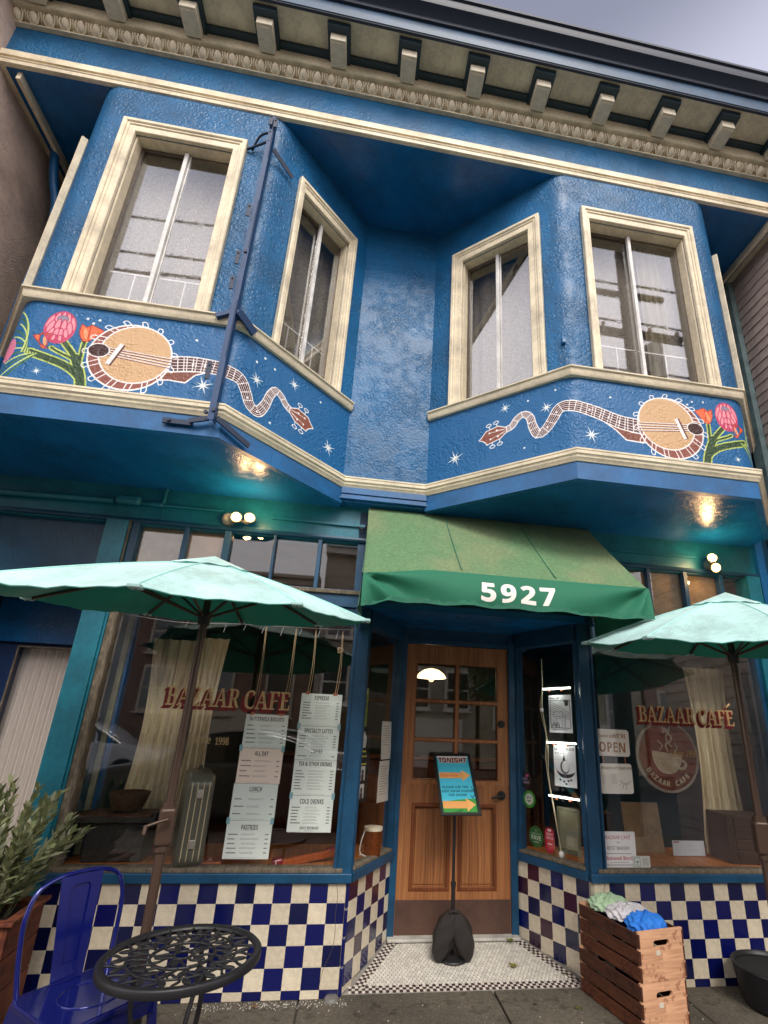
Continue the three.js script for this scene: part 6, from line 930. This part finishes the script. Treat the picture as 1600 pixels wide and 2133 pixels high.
function house(label, x, w, h, z, wallC, trimC, bays, seedR) {
  const b = thing('row_house', label, 'building', [x, 0, z], Math.PI, 'row houses across the street');
  const wall = M('row_house_stucco', wallC, { roughness: .85, map: T.mottle, mapTile: 2, bump: T.stucco, tile: .7, bumpScale: .003 }), trim = M('row_house_trim', trimC, { roughness: .6 }), dark = M('row_house_window_glass', lin(.03, .033, .04), { roughness: .06, clearcoat: 1 });
  mesh('wall', box(w - .1, h, 9, 0, h / 2, -4.5), wall, b);
  mesh('cornice', [box(w, .28, .5, 0, h - .1, .1), box(w, .14, .7, 0, h + .1, .15)], trim, b);
  const n = bays; for (let f = 0; f < 2; f++) for (let i = 0; i < n; i++) { const wx = -w / 2 + (i + .5) * w / n, wy = f ? h * .66 : h * .36, g = sub('window', b); mesh('window_frame', [box(1.14, 1.75, .08, wx, wy, .03)], trim, g); mesh('pane', box(.92, .72, .05, wx, wy + .4, .06), dark, g); mesh('pane', box(.92, .72, .05, wx, wy - .4, .06), dark, g); mesh('sill', box(1.3, .08, .2, wx, wy - .92, .1), trim, g); }
  mesh('garage_door', [box(w * .42, 2.0, .08, -w * .2, 1.0, .02)], trim, b); mesh('front_door', box(1.0, 2.1, .08, w * .28, 1.05, .02), M('row_house_door', lin(.10, .045, .025), { roughness: .5 }), b);
}
house('pale beige row house across the street opposite the entrance', 1.6, 7.2, 9.0, 17, lin(.46, .40, .33), lin(.7, .66, .6), 4);
house('brown row house across the street behind the white sedans', -5.6, 7.0, 7.4, 17, lin(.22, .13, .10), lin(.45, .38, .3), 3);
house('grey row house across the street at the far end', -12.6, 7.0, 6.8, 17, lin(.33, .33, .32), lin(.62, .6, .58), 3);
house('cream row house across the street beyond the beige one', 8.9, 7.2, 7.2, 17, lin(.52, .46, .34), lin(.72, .7, .64), 3);
house('rose row house across the street at the corner', 16.2, 7.2, 7.6, 17, lin(.42, .26, .22), lin(.66, .6, .54), 3);
{
  const wm = M('creosote_pole_wood', lin(.10, .075, .055), { roughness: .9, map: T.old, mapTile: .4 }), p = thing('utility_pole', 'tall wooden utility pole with crossarm at the near kerb', 'pole', [4.6, -.1, 4.95]);
  mesh('pole_shaft', cyl(.13, .17, 11.5, 0, 5.75, 0, 16), wm, p); mesh('crossarm', [rbox(2.4, .12, .1, 0, 9.4, .12, .01), rbox(1.8, .1, .1, 0, 10.4, .12, .01)], wm, p); mesh('transformer', [cyl(.22, .22, .8, .45, 8.6, .1, 20)], M('grey_transformer', lin(.3, .3, .3), { roughness: .5 }), p); mesh('insulator', [-1.1, -.5, .5, 1.1].map(x => cyl(.04, .05, .12, x, 9.52, .12, 10)), M('brown_insulator', lin(.12, .05, .03), { roughness: .2 }), p);
  [[-.5, 9.58, 4.95 + .12], [.2, 9.0, 4.9], [0, 8.2, 4.9], [0, 7.6, 4.88], [0, 10.5, 5.0], [0, 7.2, 4.95]].forEach(([x, y, z], i) => { const w = thing('overhead_wire', ['topmost', 'second', 'third', 'fourth', 'fifth', 'lowest'][[1, 2, 3, 4, 0, 5][i]] + ' overhead wire of the near pole line, counted downward', 'wire', [0, 0, 0], 0, 'overhead wires'); mesh('cable', tube([[-30, y, z], [-12, y - .35 - .06 * i, z], [4.6, y, z], [20, y - .4, z], [34, y, z]], .022 + .006 * (i % 2), 60, 5), mat.blackPaint, w); });
  const tr = thing('street_tree', 'leafy street tree on the far sidewalk', 'tree', [5.6, 0, 14.2]);
  mesh('trunk', [tube([[0, 0, 0], [.05, 1.2, .02], [-.05, 2.4, 0], [.1, 3.4, .05]], .11, 20, 9), tube([[-.03, 2.2, 0], [.6, 3.1, .2], [1.0, 3.9, .1]], .05, 12, 7), tube([[-.03, 2.4, 0], [-.6, 3.2, -.2], [-.9, 4.0, -.1]], .05, 12, 7)], wm, tr);
  const lg = new THREE.PlaneGeometry(.16, .10), im = new THREE.InstancedMesh(lg, M('tree_leaf', lin(.07, .11, .035), { roughness: .7, transmission: .3, thickness: 0, side: THREE.DoubleSide }), 3200), q = new THREE.Object3D(); const cl = Array.from({ length: 16 }, () => [rr(-1.4, 1.4), rr(3.1, 5.2), rr(-1.2, 1.2), rr(.45, .8)]);
  for (let i = 0; i < 3200; i++) { const c = cl[i % 16], a = rr(0, 6.28), b = Math.acos(rr(-1, 1)), r = c[3] * Math.cbrt(rnd()); q.position.set(c[0] + r * Math.sin(b) * Math.cos(a), c[1] + r * Math.cos(b), c[2] + r * Math.sin(b) * Math.sin(a)); q.rotation.set(rr(0, 6), rr(0, 6), rr(0, 6)); q.updateMatrix(); im.setMatrixAt(i, q.matrix); const k = rr(.6, 1.3); im.setColorAt(i, new THREE.Color(k, k, k * rr(.7, 1))); } im.name = 'crown'; im.userData.kind = 'stuff'; tr.add(im);
}
// ---------------------------------------------------------------- leaves and grit on the ground
{
  const mk = (label, x, y, z, s, col, turn, cat = 'leaf') => { const sh = new THREE.Shape(); const pts = []; for (let k = 0; k < 5; k++) { const a = Math.PI / 2 + (k - 2) * .82, L = [.6, .85, 1, .85, .6][k]; pts.push([Math.cos(a - .3) * L * .45, Math.sin(a - .3) * L * .45], [Math.cos(a - .12) * L * .72, Math.sin(a - .12) * L * .72], [Math.cos(a) * L, Math.sin(a) * L], [Math.cos(a + .14) * L * .7, Math.sin(a + .14) * L * .7]); } sh.moveTo(0, -.25); pts.forEach(p => sh.lineTo(...p)); sh.closePath(); const g = extr(sh, .02, 0).scale(s, s, s * .5).rotateX(-Math.PI / 2); const p = g.attributes.position; for (let i = 0; i < p.count; i++) p.setY(i, p.getY(i) + .35 * s * (Math.pow(p.getX(i) / s, 2) * .5 + .12 * Math.sin(p.getZ(i) / s * 6))); g.computeVertexNormals(); const o = thing('fallen_leaf', label, cat, [x, y, z], turn, 'fallen maple leaves'); mesh('blade', g, M('autumn_leaf', col, { roughness: .7, map: T.mottle, mapTile: .05 }), o); mesh('stalk', tube([[0, .004, .02], [.2 * s, .006, .4 * s], [.25 * s, .008, .8 * s]], .0012, 8, 4), M('leaf_stalk', lin(.2, .15, .05), { roughness: .8 }), o); };
  mk('yellow green maple leaf in the middle of the mosaic floor near the crates', .935, .048, -.225, .058, lin(.26, .22, .03), .5); mk('greener maple leaf beside the foot of the angled tile wall by the door', 1.0, .098, -.50, .05, lin(.16, .20, .03), 2.2);
  mk('small green leaf on the mosaic border close to the crates', 1.245, .036, -.14, .022, lin(.12, .15, .05), 1.0); mk('withered green leaf clump on the sidewalk before the crates', 1.17, .006, .19, .04, lin(.10, .11, .03), 4); mk('curled rust brown leaf on the sidewalk below the tile wall', -.66, .006, .06, .03, lin(.20, .09, .04), 3); mk('dark brown leaf scrap on the sidewalk before the entrance', .93, .006, .14, .026, lin(.06, .04, .025), 5);
  const gg = new THREE.IcosahedronGeometry(.0035, 0), n = 420, im = new THREE.InstancedMesh(gg, M('pale_grit', lin(.50, .47, .42), { roughness: .95 }), n), q = new THREE.Object3D(); for (let i = 0; i < n; i++) { const near = i < 320; q.position.set(near ? rr(-1.0, -.15) : rr(-1.8, 1.9), .002, near ? .012 + Math.abs(rr(-.06, .06)) + .05 * rnd() * rnd() : rr(.02, .5)); const s = rr(.4, 1.3); q.scale.set(s, s * .7, s); q.rotation.set(rr(0, 3), rr(0, 3), 0); q.updateMatrix(); im.setMatrixAt(i, q.matrix); const k = rr(.5, 1.2); im.setColorAt(i, new THREE.Color(k, k, k)); } im.name = 'sidewalk_grit'; im.userData.kind = 'stuff'; scene.add(im);
  const st = thing('drain_cap', 'small round grey metal cap at the foot of the tiled corner post', 'cap', [-.245, 0, .02]); mesh('cap_dome', new THREE.LatheGeometry([[0, .026], [.03, .024], [.042, .012], [.044, 0]].map(v => new THREE.Vector2(...v)), 28), M('worn_grey_metal', lin(.22, .21, .2), { roughness: .6, metalness: .4, map: T.mottle, mapTile: .1 }), st);
}
renderer.render(scene, camera);
